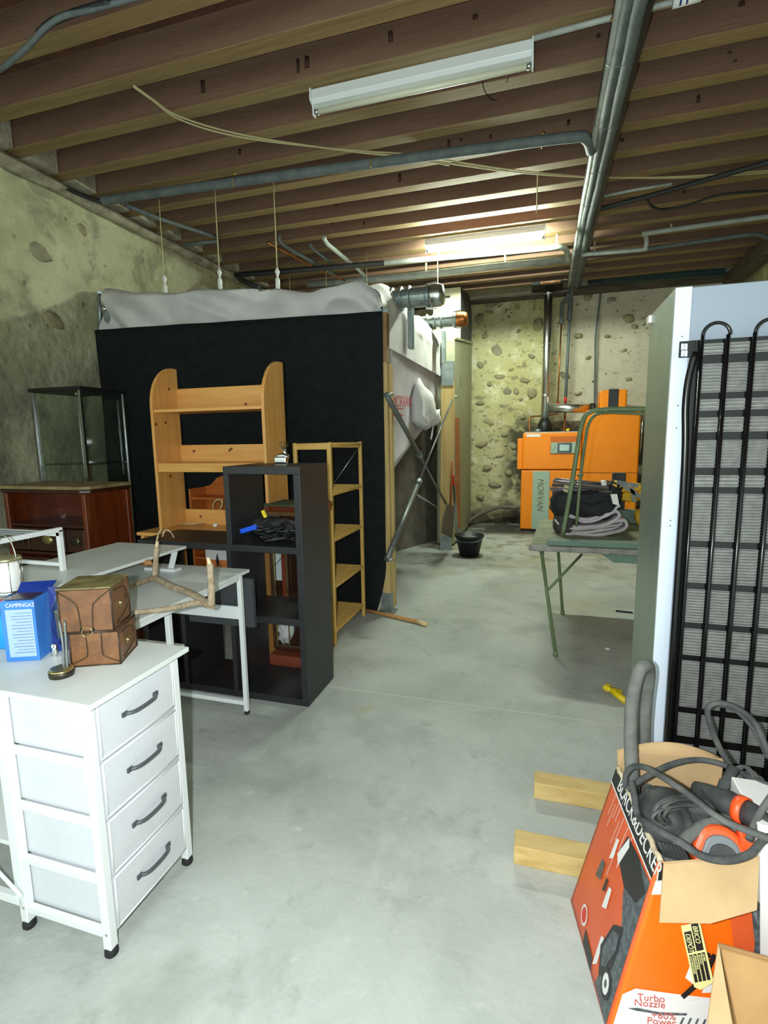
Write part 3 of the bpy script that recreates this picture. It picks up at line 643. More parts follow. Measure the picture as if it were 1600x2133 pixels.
# suspension cords
for (xt, yt, xb, yb, Y) in ((347, 375, 345, 610, 4.75), (449, 350, 459, 598, 4.75), (564, 335, 579, 598, 4.75)):
    b = at(xb, yb+4, Y=Y); t_ = V((b.x, b.y, 4.05))
    build('cord', MB().cyl(b, t_, .006, 6), M_cable, silo); build('tensioner', MB().tube([b, b+V((0, 0, .09)), b+V((0, 0, .11)), b+V((0, 0, .16)), b+V((0, 0, .2))], [.022, .022, .008, .024, .006], 8), M_white_pl, silo)
for (x, y) in ((603, 575), (679, 570), (764, 572), (912, 600)):
    b = at(x, y, Y=6.9); b.z = 3.0; build('cord', MB().cyl(b, V((b.x, b.y, 4.05)), .005, 6), M_cable, silo)
for (xt, y0, Xc) in ((1124, 300, 0),):
    q = at(1124, 290, Z=4.04)
tag(build('hanging_line', MB().cyl(at(1118, 445, Z=3.72), V((at(1118, 445, Z=3.72).x, at(1118, 445, Z=3.72).y, 4.268)), .006, 6), M_cable), 'thin pale line hanging over the lit lamp', 'cord')

# dusty low partition seen under the hopper
gb = MB()
g0, g1 = at(822, 1150, Z=0), at(918, 1122, Z=0)
dd = (g1-g0).normalized(); g1 = g1+dd*.0; g0 = g0-dd*.9; off = V((-dd.y, dd.x, 0))*.04
gb.prism([g0, g1, g1+V((0, 0, 1.95)), g0+V((0, 0, 1.95))], off)
tag(build('partition_board', gb, M_greyboard, bevel=.004), 'dusty grey board standing under the fabric hopper', 'board')
lb = MB().bar(at(825, 1142, Z=.03), at(905, 1118, Z=.03), .05, .03)
tag(build('floor_batten', lb, mat('grey_old_batten', (148, 138, 116), (120, 110, 92), rough=.9, scale=9)), 'grey old batten lying at the foot of the dusty board', 'batten')
db = MB().bar(at(816, 1180, Z=0.0), at(816, 1180, Z=0.0)+V((0, .02, 1.2)), .05, .05, up=(1, 0, 0))
tag(build('dark_plank', db, M_mahogd, bevel=.003), 'dark plank standing behind the near silo post', 'plank')

# beige tank, shovel, duct
bt = thing('beige_tank', (-1.55, 8.4, 0), 'tall beige flat sided tank behind the silo', 'tank')
bx = MB(); X = -1.2
pr = [(X, 7.45, 2.96), (X, 9.3, 3.2), (X, 9.3, .35), (X, 9.15, .12), (X, 8.95, .03), (X, 7.45, .03)]
bx.prism(pr, (-.26, 0, 0)); build('body', bx, M_beige, bt, bevel=.02)
build('lid_rim', MB().bar((X+.005, 7.45, 2.97), (X+.005, 9.3, 3.21), .03, .03), M_beige, bt)
build('faint_mark', MB().mm(X, X+.003, 7.9, 8.05, 2.35, 2.5), mat('mark_grey', (128, 130, 110), rough=.6), bt)
du = thing('blower_cabinet', (-1.5, 8.5, 3.2), 'cream blower cabinet with a dark rounded side above the tank', 'cabinet')
prf = [(-1.2, 8.0, 3.05), (-1.2, 8.0, 3.80)]+[(-1.2, 9.25-.35+.35*math.sin(a), 3.9-.35+.35*math.cos(a)) for a in np.linspace(0, math.pi/2, 6)]+[(-1.2, 9.25, 3.22)]
b = MB().prism(prf, (-.42, 0, 0), mi=0, mis=1); b.m[1] = 0
build('body', b, [M_darkd, M_cream], du, bevel=.012)
build('slot', MB().mm(-1.48, -1.36, 7.985, 8.001, 3.66, 3.69), M_blackm, du)
sh = thing('shovel', at(945, 1130, Z=0), 'grey shovel leaning with blade down against the far timber post', 'shovel')
sb0 = at(935, 1132, X=-1.18); bd = MB()
pol = [at(918, 1110, X=-1.15), at(940, 1120, X=-1.15), at(945, 1055, X=-1.15), at(930, 1050, X=-1.15), at(922, 1075, X=-1.15)]
build('blade', MB().prism(pol, (.012, .02, 0)), mat('rusty_grey_blade', (100, 92, 78), (78, 70, 58), rough=.7, scale=9), sh)
build('shaft', MB().cyl(at(938, 1060, X=-1.15), at(942, 960, X=-1.12), .015, 8), mat('red_brown_wood', (166, 92, 40), (140, 70, 30), rough=.6, scale=6), sh)
lv = thing('spirit_level', at(948, 1120, Z=0), 'thin metal rail with a red end leaning beside the shovel', 'tool')
build('rail', MB().bar(at(953, 1118, X=-1.12), at(945, 1000, X=-1.15), .04, .02), M_alu, lv); build('red_end', MB().bar(at(943, 1010, X=-1.13), at(942, 990, X=-1.13), .05, .03), M_redpl, lv)
tl = thing('wooden_slat', at(948, 1000, X=-1.2), 'brown wooden slat leaning upright between post and tank', 'slat')
build('slat', MB().bar(at(955, 1100, X=-1.16), at(952, 870, X=-1.17), .07, .02), mat('brown_slat', (168, 104, 52), (140, 84, 40), rough=.7, scale=5), tl)
bk = thing('bucket', at(975, 1163, Z=0), 'black builder\'s bucket with grey dried cement', 'bucket')
c = at(975, 1162, Z=0)+V((0, .12, 0)); c.z = 0
build('body', MB().lathe(c, [(.001, .004), (.125, 0), (.185, .27), (.2, .275), (.2, .295), (.18, .295), (.165, .2), (.001, .2)], 28), M_bucket, bk)
build('cement_crust', MB().lathe(c+V((0, 0, .225)), [(.168, 0), (.12, .03), (.05, .035), (.001, .03)], 20), M_cement, bk)
build('handle', MB().tube([c+V((.19*math.cos(a), -.05*math.sin(a)-.12, .28-.06*math.sin(a))) for a in np.linspace(0, math.pi, 14)], .004, 6), M_galv, bk)
tag(build('old_hose', MB().tube(spl([at(950, 1108, Z=.04), at(985, 1080, Y=9.45), at(1010, 1066, Y=9.5), at(1040, 1056, Y=9.5), at(1070, 1057, Y=9.5), (-.40, 9.52, .33)], 6), .035, 8), M_greyboard), 'dusty hose lying along the foot of the back wall', 'hose')

# ================================================================ BOILER CORNER
bo = thing('pellet_boiler', (.1, 9.2, 0), 'orange pellet boiler cabinet with a grey lettered strip against the back wall', 'boiler')
Y = 8.95
build('lower_body', MB().mm(-.315, .62, Y, 9.5, .03, 1.035), M_orange, bo, bevel=.02)
build('upper_body', MB().mm(-.30, .62, Y-.012, 9.5, 1.045, 1.65), M_orange, bo, bevel=.02)
build('side_hatch', MB().mm(-.385, -.30, Y+.03, 9.4, 1.045, 1.56), M_orange, bo, bevel=.01)
build('plinth', MB().mm(-.25, .58, Y+.05, 9.45, 0, .03), M_blackm, bo)
build('front_strip', MB().mm(-.126, .145, Y-.016, Y, .04, 1.02), M_btrim, bo, bevel=.006)
text('lettering', 'MORVAN', .135, V((-.04, Y-.018, .90)), (0, 0, -1), (1, 0, 0), M_btext, bo, sx=.95, shear=.2, ext=.002)
build('top_plate', MB().mm(-.27, .58, Y+.02, 9.45, 1.65, 1.665), M_galv, bo)
build('rating_label', MB().mm(-.24, -.02, Y-.016, Y-.011, 1.585, 1.625), M_white_pl, bo)
a = at(1148, 922, Y=Y-.03); b = at(1205, 944, Y=Y-.03)
build('display_recess_shade', MB().mm(a.x-.01, b.x+.02, Y-.016, Y-.010, b.z-.02, a.z+.10), mat('recess_shadow_orange', (206, 104, 4), rough=.5), bo)  # flat plate, the shade of the recess painted as a darker orange
build('control_panel', MB().mm(a.x, b.x+.01, Y-.03, Y-.012, b.z, a.z), M_btrim, bo, bevel=.003)
build('display', MB().mm(a.x+.1, a.x+.32, Y-.036, Y-.029, b.z+.012, a.z-.006), M_screen, bo); build('display_glass', MB().mm(a.x+.135, a.x+.285, Y-.038, Y-.035, b.z+.04, a.z-.035), M_lcd, bo)
for i in range(3): build('button', MB().mm(a.x+.02+i*.02, a.x+.032+i*.02, Y-.033, Y-.029, b.z+.04+i*.03, b.z+.055+i*.03), M_screen, bo)
ho = thing('pellet_hopper', (1.05, 9.2, 0), 'tall orange fuel hopper with a black striped top box right of the boiler', 'hopper')
build('body', MB().prism([(.63, 8.93, .05), (1.47, 8.93, .05), (1.47, 8.93, 1.96), (.70, 8.93, 1.96), (.63, 8.93, 1.5)], (0, .56, 0)), M_orange, ho, bevel=.03)
build('seam', MB().mm(.64, 1.465, 8.924, 8.931, .995, 1.003), mat('seam_dark', (150, 74, 6), rough=.6), ho)
build('top_box', MB().mm(.87, 1.27, 9.0, 9.35, 1.96, 2.30), M_orange, ho, bevel=.035)
build('black_stripe', MB().mm(.995, 1.14, 8.985, 9.36, 1.97, 2.312), M_pblk, ho, bevel=.01)
build('side_rod', MB().cyl((1.49, 8.96, 1.3), (1.50, 8.96, 1.97), .01, 6), M_chrome, ho)
fu = thing('flue_pipe', (.04, 9.3, 1.8), 'polished steel flue rising from the boiler to the ceiling', 'flue')
build('riser', MB().cyl((.045, 9.3, 1.86), (.045, 9.3, 4.04), .068, 24), M_flue, fu)
for z in (2.25, 3.1, 3.9): build('joint_band', MB().lathe((.045, 9.3, z), [(.070, 0), (.074, .01), (.074, .03), (.070, .04)], 24), M_flue, fu)
build('branch', MB().cyl((.10, 9.28, 2.06), (.76, 9.28, 2.04), .075, 24), M_flue, fu)
build('branch_cap', MB().cyl((.76, 9.28, 2.04), (.83, 9.28, 2.04), .079, 24), M_blackm, fu)
build('boiler_collar', MB().lathe((.045, 9.3, 1.66), [(.10, 0), (.12, .05), (.11, .14), (.075, .21)], 20), M_blackm, fu)
build('damper', MB().blob((-.06, 9.2, 1.69), (.06, .04, .03), n=6), M_galv, fu)
build('ceiling_collar', MB().mm(-.22, .26, 9.05, 9.53, 4.0, 4.05), M_blackm, fu)
build('ceiling_plate', MB().mm(-.08, .22, 8.96, 9.04, 3.99, 4.02), M_rust, fu)
cp = thing('copper_line', (-.1, 9.35, 1.7), 'thin copper pipe looping above the boiler to the flue', 'pipe')
build('pipe', MB().tube(spl([(-.20, 9.3, 1.66), (-.21, 9.35, 1.86), (-.17, 9.38, 1.93), (.05, 9.42, 1.94), (.26, 9.42, 1.97)], 6), .014, 8), M_copper, cp)
build('valve', MB().blob((.42, 9.3, 1.69), (.035, .03, .025), n=6), M_yel, cp)
wc = thing('wall_cable', at(1244, 700, Y=9.62), 'thin grey cable hanging down the back wall behind the hopper', 'cable')
build('cable', MB().tube(spl([at(1253, 598, Y=9.62), at(1247, 650, Y=9.62), at(1241, 700, Y=9.62), at(1240, 760, Y=9.62), at(1239, 840, Y=9.62), at(1240, 880, Y=9.6)], 5), .016, 7), M_pipe, wc)

# ================================================================ GREEN TABLE AND WHAT LIES ON IT
tb = thing('folding_table', (.6, 4.7, 0), 'worn green folding table with thin tube legs behind the silver side', 'table')
TZ = .80
c0 = V((-.055, 3.96, TZ)); c3 = V((.0, 5.15, TZ)); c1 = V((1.9, 3.90, TZ)); c2 = V((1.9, 5.15, TZ))
build('tabletop', MB().prism([c0, c1, c2, c3], (0, 0, -.025)), M_tabletop, tb, bevel=.008)
build('front_board', MB().mm(.06, 1.9, 3.9, 4.02, TZ+.0, TZ+.035), M_green, tb, bevel=.006)
build('edge_strip', MB().mm(-.07, 1.9, 3.885, 3.955, TZ-.045, TZ-.002), M_edge, tb, bevel=.012)
build('back_board', MB().mm(.5, 1.9, 5.05, 5.15, TZ, TZ+.12), M_green, tb, bevel=.006)
build('under_plate', MB().prism([(.43, 3.93, TZ-.05), (.52, 3.93, TZ-.11), (1.2, 3.93, TZ-.12), (1.2, 3.93, TZ-.05)], (0, .05, 0)), M_green, tb, bevel=.004)
L1 = V((.138, 3.79, 0)); L2 = V((.222, 4.74, 0))
build('leg', MB().cyl(at(1128, 1148, Y=3.98), L1+V((0, .0, .012)), .013, 8), M_greent, tb); build('leg', MB().cyl(at(1163, 1148, Y=4.8), L2+V((0, 0, .01)), .013, 8), M_greent, tb)
build('leg_bar', MB().cyl(V((.03, 3.98, .72)), V((.03, 4.9, .72)), .011, 8), M_greent, tb)
m = at(1143, 1228, Y=3.88); build('brace', MB().cyl(m, at(1212, 1155, Y=4.15), .010, 8), M_greent, tb)
build('leg', MB().cyl((1.75, 3.98, TZ-.02), (1.8, 3.8, 0.01), .013, 8), M_greent, tb); build('leg', MB().cyl((1.75, 5.05, TZ-.02), (1.8, 5.1, 0.01), .013, 8), M_greent, tb)
for L in (L1, L2): build('foot', MB().lathe(L, [(.018, 0), (.018, .03), (.014, .035)], 8), M_greent, tb)
tf = thing('tube_frame', at(1172, 1108, Y=4.12), 'olive tubular leg frame standing upturned on the green table', 'frame')
Yt = 4.12
build('tube', MB().tube(spl([at(1172, 1116, Y=Yt), at(1184, 1050, Y=Yt), at(1196, 980, Y=Yt), at(1206, 915, Y=Yt), at(1212, 884, Y=Yt), at(1222, 864, Y=Yt), at(1242, 855, Y=Yt), at(1290, 852, Y=Yt), at(1345, 852, Y=Yt), at(1420, 850, Y=Yt)], 5), .017, 10), M_greent, tf)
build('tube', MB().tube(spl([at(1203, 1030, Y=Yt+.12)-V((0, 0, .25)), at(1211, 980, Y=Yt+.12), at(1219, 920, Y=Yt+.1), at(1225, 888, Y=Yt+.1), at(1236, 868, Y=Yt+.1), at(1256, 860, Y=Yt+.1), at(1300, 860, Y=Yt+.08), at(1345, 862, Y=Yt+.06), at(1420, 862, Y=Yt+.06)], 5), .012, 10), M_greent, tf)
build('joint_clip', MB().blob(at(1262, 855, Y=Yt+.03), (.03, .04, .025), n=6), M_greent, tf)
for q in (at(1209, 990, Y=Yt+.12), at(1195, 1005, Y=Yt)): build('clip', MB().blob(q, (.024, .02, .014), n=5), M_greent, tf)
# folded cloth pile: a stack of folded sheets seen from the fold end
Yp = 4.35
def fold(pix, Yq, dep, th, m, nm, parent, amp=.012):
    pts = spl([at(x, y, Y=Yq) for x, y in pix], 5)
    def fn(a, b):
        i = a*(len(pts)-1); k = int(min(i, len(pts)-2)); p = pts[k].lerp(pts[k+1], i-k)
        return p+V((0, b*dep, 0))+V((amp*noise.noise(V((a*9, b*5, th*99))), 0, amp*noise.noise(V((a*8, b*4, 3)))))
    return build(nm, MB().grid(fn, len(pts)*2, 12), m, parent, solid=th)
gc = thing('grey_folded_cloth', at(1230, 1115, Y=Yp), 'pale grey quilted cloth folded in loops under the black bag on the table', 'cloth')
fold([(1165, 1118), (1200, 1112), (1240, 1116), (1285, 1108), (1306, 1098), (1300, 1084), (1280, 1088), (1250, 1098), (1200, 1102), (1172, 1096)], Yp, .45, .022, M_grycl, 'fold', gc)
fold([(1172, 1096), (1210, 1098), (1260, 1094), (1288, 1078), (1284, 1066), (1262, 1072), (1230, 1082), (1190, 1078), (1166, 1082)], Yp, .45, .02, M_grycl, 'fold', gc)
fold([(1180, 1110), (1230, 1108), (1275, 1102), (1296, 1090), (1280, 1096), (1230, 1102), (1190, 1104)], Yp+.03, .4, .014, M_grycl, 'fold', gc)
fold([(1188, 1074), (1220, 1088), (1262, 1076), (1288, 1056), (1284, 1050)], Yp-.01, .4, .016, mat('pale_lilac_cloth', (200, 194, 200), rough=.9), 'fold', gc)
def quilt(ax, bx, y0, y1, m, nm, par, Yq, dep, amp=.03, seed=0):
    a0 = at(ax, y0, Y=Yq); a1 = at(bx, y1, Y=Yq); c = (a0+a1)/2; c.y = Yq+dep/2
    r = (abs(a1.x-a0.x)/2*1.12, dep/2*1.12, abs(a1.z-a0.z)/2*1.15)
    mb = MB().blob((0, 0, 0), (1, 1, 1), amp=.0, n=22)
    for i, p in enumerate(mb.v):
        q = V([math.copysign(abs(t)**.62, t) for t in p]); n_ = noise.noise(q*2.3+V((seed, 0, 0)))
        mb.v[i] = c+V((q.x*r[0]*.9, q.y*r[1]*.9, q.z*r[2]*.9))+q.normalized()*amp*n_
    return build(nm, mb, m, par)
quilt(1155, 1200, 1116, 1075, mat('dark_grey_cloth', (78, 74, 74), (56, 54, 54), rough=.9, scale=9), 'dark_lining', gc, Yp-.02, .35, .03, 3)
build('white_tag', MB().bar(at(1156, 1082, Y=Yp-.08), at(1164, 1092, Y=Yp-.08), .035, .008), M_white_pl, gc)
bb = thing('black_bag', at(1215, 1050, Y=Yp), 'soft black cloth bag with a white label on the grey folded cloth', 'bag')
quilt(1150, 1292, 1080, 1030, M_blkcl, 'body', bb, Yp-.02, .42, .05, 1)
quilt(1152, 1284, 1056, 1026, M_blkcl, 'flap', bb, Yp-.04, .40, .04, 5)
build('white_label', MB().prism([at(1272, 1030, Y=Yp-.05), at(1286, 1030, Y=Yp-.05), at(1290, 1052, Y=Yp-.05), at(1277, 1050, Y=Yp-.05)], (0, .03, 0)), M_white_pl, bb)
tp = thing('tripod_bundle', at(1215, 1015, Y=Yp+.05), 'bundle of folded dark metal tripod legs on top of the black bag', 'tripod')
for i, (xa, ya, xb, yb, r) in enumerate(((1152, 1002, 1268, 1016, .013), (1150, 1010, 1262, 1018, .014), (1146, 1018, 1240, 1022, .015), (1150, 1026, 1230, 1024, .014), (1155, 998, 1262, 1008, .012))):
    build('leg_tube', MB().cyl(at(xa, ya, Y=Yp+.02+i*.012), at(xb, yb, Y=Yp+.02+i*.012), r, 10), mat('tripod_brown_metal', (104, 94, 92), rough=.25, metal=.3) if i % 2 else mat('gun_metal', (150, 142, 148), rough=.2, metal=.6), tp)
for x, y in ((1180, 1012), (1178, 1020)): build('clip', MB().bar(at(x-4, y, Y=Yp-.03), at(x+5, y+4, Y=Yp-.03), .02, .02), M_cable, tp)
build('head', MB().lathe(at(1252, 1008, Y=Yp+.06), [(.03, 0), (.032, .03), (.022, .04)], 12, axis=(1, 0, 0)), M_white_pl, tp)
build('head', MB().blob(at(1240, 1010, Y=Yp+.08), (.09, .05, .025), n=8), M_blkcl, tp)
yc = thing('yellow_harness', at(1315, 1030, Y=5.0), 'yellow and grey strapped work harness lying beyond the black bag', 'harness')
for i, (x, y, w, h) in enumerate(((1284, 1010, 12, 8), (1300, 1018, 14, 8), (1312, 1032, 16, 12), (1325, 1016, 10, 9), (1335, 1028, 12, 13), (1345, 1020, 12, 12))):
    q = at(x, y, Y=4.95); k_ = 4.95/FPX; build('pad', MB().blob(q, (w*k_, .09, h*k_), amp=.25, n=9, seed=i), M_yelcl, yc)
for (a_, b_) in (((1293, 1008), (1345, 1042)), ((1316, 1014), (1322, 1046)), ((1285, 1004), (1330, 1012))):
    build('strap', MB().bar(at(*a_, Y=4.84), at(*b_, Y=4.84), .03, .012, up=(0, 1, 0)), M_steel, yc)
quilt(1262, 1300, 1050, 1005, M_blkcl, 'dark_pad', yc, 4.85, .2, .03, 8)
build('folded_webbing', MB().blob((.90, 4.92, TZ+.085), (.10, .08, .085), amp=.2, n=10, seed=5), M_yelcl, yc)
bt_ = thing('black_gadget', at(1286, 995, Y=5.2), 'small black box shaped charger standing behind the yellow harness', 'device')
build('body', MB().mm(at(1273, 990, Y=5.2).x, at(1301, 990, Y=5.2).x, 5.08, 5.15, TZ+.0, at(1290, 983, Y=5.2).z), M_dusty2, bt_, bevel=.015)

# ================================================================ FRIDGE
FX, FY0, FY1, FZ0, FZ1 = .437, 2.12, 2.56, .085, 2.107
FXR = 1.10
fr = thing('fridge', ((FX+FXR)/2, 2.3, 0), 'tall refrigerator seen from behind with black condenser grid', 'fridge')
build('body', MB().mm(FX+.004, FXR, FY0+.006, FY1, FZ0, FZ1), M_fridge, fr, bevel=.004)
build('side_panel', MB().mm(FX, FX+.005, FY0+.01, FY1, FZ0, FZ1-.001), M_fside, fr, label='brushed silver side')
build('corner_flange', MB().mm(FX+.001, FX+.052, FY0, FY0+.008, FZ0, FZ1), M_flange, fr, label='bright white rear corner flange')
build('hinge', MB().mm(FX-.012, FX+.01, FY1-.03, FY1+.02, FZ1-.035, FZ1-.005), M_white_pl, fr)
for z in (1.94, 1.9, 1.70, 1.62, 1.28, 1.26): build('rivet', MB().cyl((FX+.03, FY0-.0015, z), (FX+.03, FY0, z), .003, 6), M_steel, fr)
for x in (FX+.08, FXR-.08):
    for y in (FY0+.05, FY1-.05): build('foot', MB().lathe((x, y, 0), [(.022, 0), (.022, .02), (.012, .03), (.012, FZ0+.002)], 10), M_blackm, fr)
YG = FY0-.05
gx = lambda x, y=960: at(x, y, Y=YG).x
gz = lambda y, x=1470: at(x, y, Y=YG).z
rows = [(716, 739), (758, 818), (832, 855), (870, 900), (917, 974), (990, 1014), (1028, 1127), (1141, 1215), (1229, 1299), (1312, 1368), (1380, 1478), (1491, 1540), (1556, 1582)]
zr = [(gz(b), gz(a)) for a, b in rows]
zr += [(zr[-1][0]-.15, zr[-1][0]-.04), (zr[-1][0]-.28, zr[-1][0]-.19)]
ZT = gz(707); ZBt = zr[-1][0]-.05
cx0 = gx(1451); pitch = gx(1503)-gx(1451); cw = gx(1489)-gx(1451)
ncol = 6
build('condenser_plate', MB().mm(gx(1424), min(FXR-.01, cx0+pitch*ncol), YG+.004, YG+.008, ZBt, ZT), M_cond, fr, label='glossy black condenser sheet')
build('condenser_side', MB().tube(spl([(gx(1447, 740), YG-.0, ZT-.04), (gx(1431, 800)-.0, YG, ZT-.2), (gx(1428), YG, ZT-.55), (gx(1428), YG, ZBt)], 6), .012, 10), M_cond, fr)
build('bracket', MB().mm(at(1415, 712, Y=YG).x, at(1448, 712, Y=YG).x, YG-.008, YG, at(1430, 745, Y=YG).z, at(1430, 711, Y=YG).z), M_cond, fr, bevel=.002)
for i in (0, 1):
    for j in (0, 1):
        q = at(1418+i*7, 717+j*14, Y=YG); build('bracket_slot', MB().mm(q.x, q.x+.009, YG-.0095, YG-.0075, q.z-.02, q.z), M_flange, fr)
lproto = {}
for c in range(ncol):
    x0 = cx0+c*pitch
    if x0+cw > FXR: break
    for (zb, zt) in zr:
        n = max(3, int((zt-zb)/.0105)); m = MB().mm(x0-.001, x0+cw+.001, YG+.002, YG+.005, zb, zt)
        for i in range(n):
            z = zb+(i+.5)*(zt-zb)/n
            m.prism([(x0, YG+.004, z+.0042), (x0, YG-.006, z+.001), (x0, YG-.006, z-.001), (x0, YG+.004, z-.0042)], (cw, 0, 0))
        build('louvre_panel', m, M_louv, fr)
    for xx in (x0-.011, x0+cw+.008):
        build('condenser_tube', MB().cyl((xx, YG-.012, ZBt), (xx, YG-.012, ZT+.01), .0055, 8), M_cond, fr)
for c in range(0, ncol, 2):
    xa = cx0+c*pitch-.011; xb = cx0+c*pitch+cw+.008+.006; r = (xb-xa)/2; xm = (xa+xb)/2
    if xb > FXR: break
    build('condenser_bend', MB().tube([(xm-r*math.cos(t), YG-.012, ZT+.01+r*1.0*math.sin(t)) for t in np.linspace(0, math.pi, 16)], .0055, 8), M_cond, fr)

# ================================================================ TIMBERS, YELLOW CAP, STICK
for i, (a_, b_, yy) in enumerate(((.008, 1.15, 2.19), (-.06, 1.0, 1.80))):
    t = build('timber', MB().mm(a_, b_, yy-.004+(.0), yy+.085, 0, .078), M_raw, None, bevel=.004)
    tag(t, ('raw pine timber on the floor under the fridge' if i == 0 else 'raw pine timber on the floor touching the orange carton, nearer the viewer'), 'timber', 'raw timbers on the floor')
st = thing('round_stick', at(830, 1277, Z=.02), 'round wooden broom stick lying on the floor by the near silo post', 'stick')
s0 = at(755, 1262, Z=.02); s1 = at(872, 1288, Z=.02); s2 = at(893, 1294, Z=.02)
s0.z = s1.z = s2.z = .018
for q_ in (s0, s1, s2): q_.y -= .075
build('shaft', MB().cyl(s0, s1, .017, 10), mat('stick_wood', (206, 156, 92), (186, 134, 74), rough=.6, scale=8), st); build('pale_end', MB().cyl(s1, s2, .018, 10), mat('pale_wood_end', (236, 206, 150), rough=.6), st)
yw = thing('yellow_plug', at(1285, 1445, Z=.03), 'yellow plastic winged plug lying on the concrete beside the fridge', 'plug')
a_ = at(1276, 1440, Z=.04); b_ = at(1306, 1462, Z=.02)
build('stem', MB().cyl(a_, b_, .02, 10), M_yel, yw); d_ = (b_-a_).normalized(); s_ = d_.cross(V((0, 0, 1))).normalized()
build('wing', MB().bar(a_-s_*.06-V((0, 0, .015)), a_+s_*.06+V((0, 0, .035)), .045, .028), M_yel, yw, bevel=.006)
build('knob', MB().lathe(a_-d_*.05, [(.012, 0), (.026, .004), (.026, .02), (.015, .03)], 12, axis=d_), M_yel, yw)
# litter on the floor
for i, (x, y, c) in enumerate(((750, 1480, 0), (1085, 1370, 1), (1265, 1352, 2), (895, 1165, 1), (862, 1215, 1), (925, 1240, 1), (1300, 1275, 3))):
    q = at(x, y, Z=0)
    nm = ('straw', 'straw wisps on the concrete in front of the black cube shelf') if c == 0 else (('dirt_clod', 'small dark clod of dirt on the floor') if c == 1 else (('paint_chip', 'tiny pale chip near the fridge foot') if c == 2 else ('black_rod', 'short black rod on the floor beside the fridge')))
    if c == 1: continue
    if c == 0:
        m = MB()
        for k_ in range(9):
            an = rnd.uniform(0, 3.1); p = q+V((rnd.uniform(-.03, .03), rnd.uniform(-.05, .05), .003)); m.bar(p, p+V((math.cos(an)*.05, math.sin(an)*.05, .003)), .002, .002)
        tag(build(nm[0], m, M_cable, kind=None), nm[1], 'straw')
    elif c == 2: tag(build(nm[0], MB().box(q+V((0, 0, .004)), (.03, .02, .008)), M_white_pl), nm[1], 'chip')
    else: tag(build(nm[0], MB().cyl(q+V((-.07, 0, .008)), q+V((.07, -.02, .008)), .008, 6), M_blackm), nm[1], 'rod')

# ================================================================ ORANGE CARTON OF TOOLS
cb = thing('tool_carton', (.35, 1.5, 0), 'battered orange and black printed carton open at the top and full of dusty tools', 'carton')
A, B, C, D = V((.14, 1.69, 0)), V((.212, 1.30, 0)), V((.585, 1.37, 0)), V((.55, 1.72, 0))
A2, B2, C2, D2 = V((.272, 1.735, .50)), V((.325, 1.35, .497)), V((.575, 1.44, .50)), V((.585, 1.78, .50))
def face(P, Q, P2, Q2, bulge=0.0):
    nrm = (Q-P).cross(P2-P).normalized()
    def fn(u, v):
        p = (P*(1-u)+Q*u)*(1-v)+(P2*(1-u)+Q2*u)*v
        return p+nrm*bulge*math.sin(u*math.pi)*math.sin(v*math.pi)
    return fn, nrm
fL, nL = face(A, B, A2, B2, .006); fF, nF = face(B, C, B2, C2, .005); fR, nR = face(C, D, C2, D2, .0); fB, nB = face(D, A, D2, A2, .02)
def rimz(u): return 1.0-.05*abs(noise.noise(V((u*7, 1, 3))))
for nm, f, m in (('left_side', fL, M_cors), ('front_side', fF, M_corf), ('right_side', fR, M_pgry), ('back_side', fB, M_card)):
    build(nm, MB().grid(lambda a, b, f=f: f(a, b*(rimz(a) if b == 1 else 1)), 24, 20), m, cb, solid=.005)
build('inner_lining', MB().grid(lambda a, b: fB(a, .02+b*1.10)-nB*.008, 16, 10).grid(lambda a, b: fL(a, .02+b*.96)-nL*.008, 12, 10).grid(lambda a, b: fR(a, .02+b*.98)-nR*.008, 12, 10), M_card, cb)
build('bottom', MB().prism([A, B, C, D], (0, 0, .006)), M_card, cb)
build('torn_rim', MB().tube([fL(u, 1.0)+V((.004*noise.noise(V((u*20, 0, 0))), 0, .012*noise.noise(V((u*13, 2, 0))))) for u in np.linspace(0, 1, 30)], .008, 6), M_cardt, cb)
# back flap rising behind the tools
bf0, bf1 = fB(0, 1), fB(1, 1)
build('flap', MB().grid(lambda a, b: bf0*(1-a)+bf1*a+V((0, .03*b, (.03+.055*math.sin(a*2.6+.3))*b)), 14, 4), M_card, cb, solid=.004)
# front flap folded outward
ff0, ff1 = B2+V((.01, -.012, .0)), C2+V((.0, -.012, .0))
fp = [at(1383, 1800, Y=1.31), at(1582, 1786, Y=1.40), at(1577, 1896, Y=1.32), at(1480, 1924, Y=1.27), at(1374, 1922, Y=1.24)]
build('flap', MB().prism(fp, (.0, .006, .002)), M_card2 if False else M_card, cb, label='bare card front flap hanging outward')
def pr(f, n, poly, m, nm='printed_patch', off=.0045, k=1):
    """flat print: polygon in the (u, v) of a carton face, fanned over its bulge"""
    mb = MB(); pts = []
    for (a, b), (c, d) in zip(poly, poly[1:]+poly[:1]):
        for i in range(4): pts.append((a+(c-a)*i/4, b+(d-b)*i/4))
    cu = sum(p[0] for p in pts)/len(pts); cv = sum(p[1] for p in pts)/len(pts)
    vs = [f(cu, cv)+n*off]+[f((cu+p[0])/2, (cv+p[1])/2)+n*off for p in pts]+[f(*p)+n*off for p in pts]; N_ = len(pts)
    fs = [(0, 1+i, 1+(i+1) % N_) for i in range(N_)]+[(1+i, 1+N_+i, 1+N_+(i+1) % N_, 1+(i+1) % N_) for i in range(N_)]
    return build(nm, mb.add(vs, fs), m, cb)
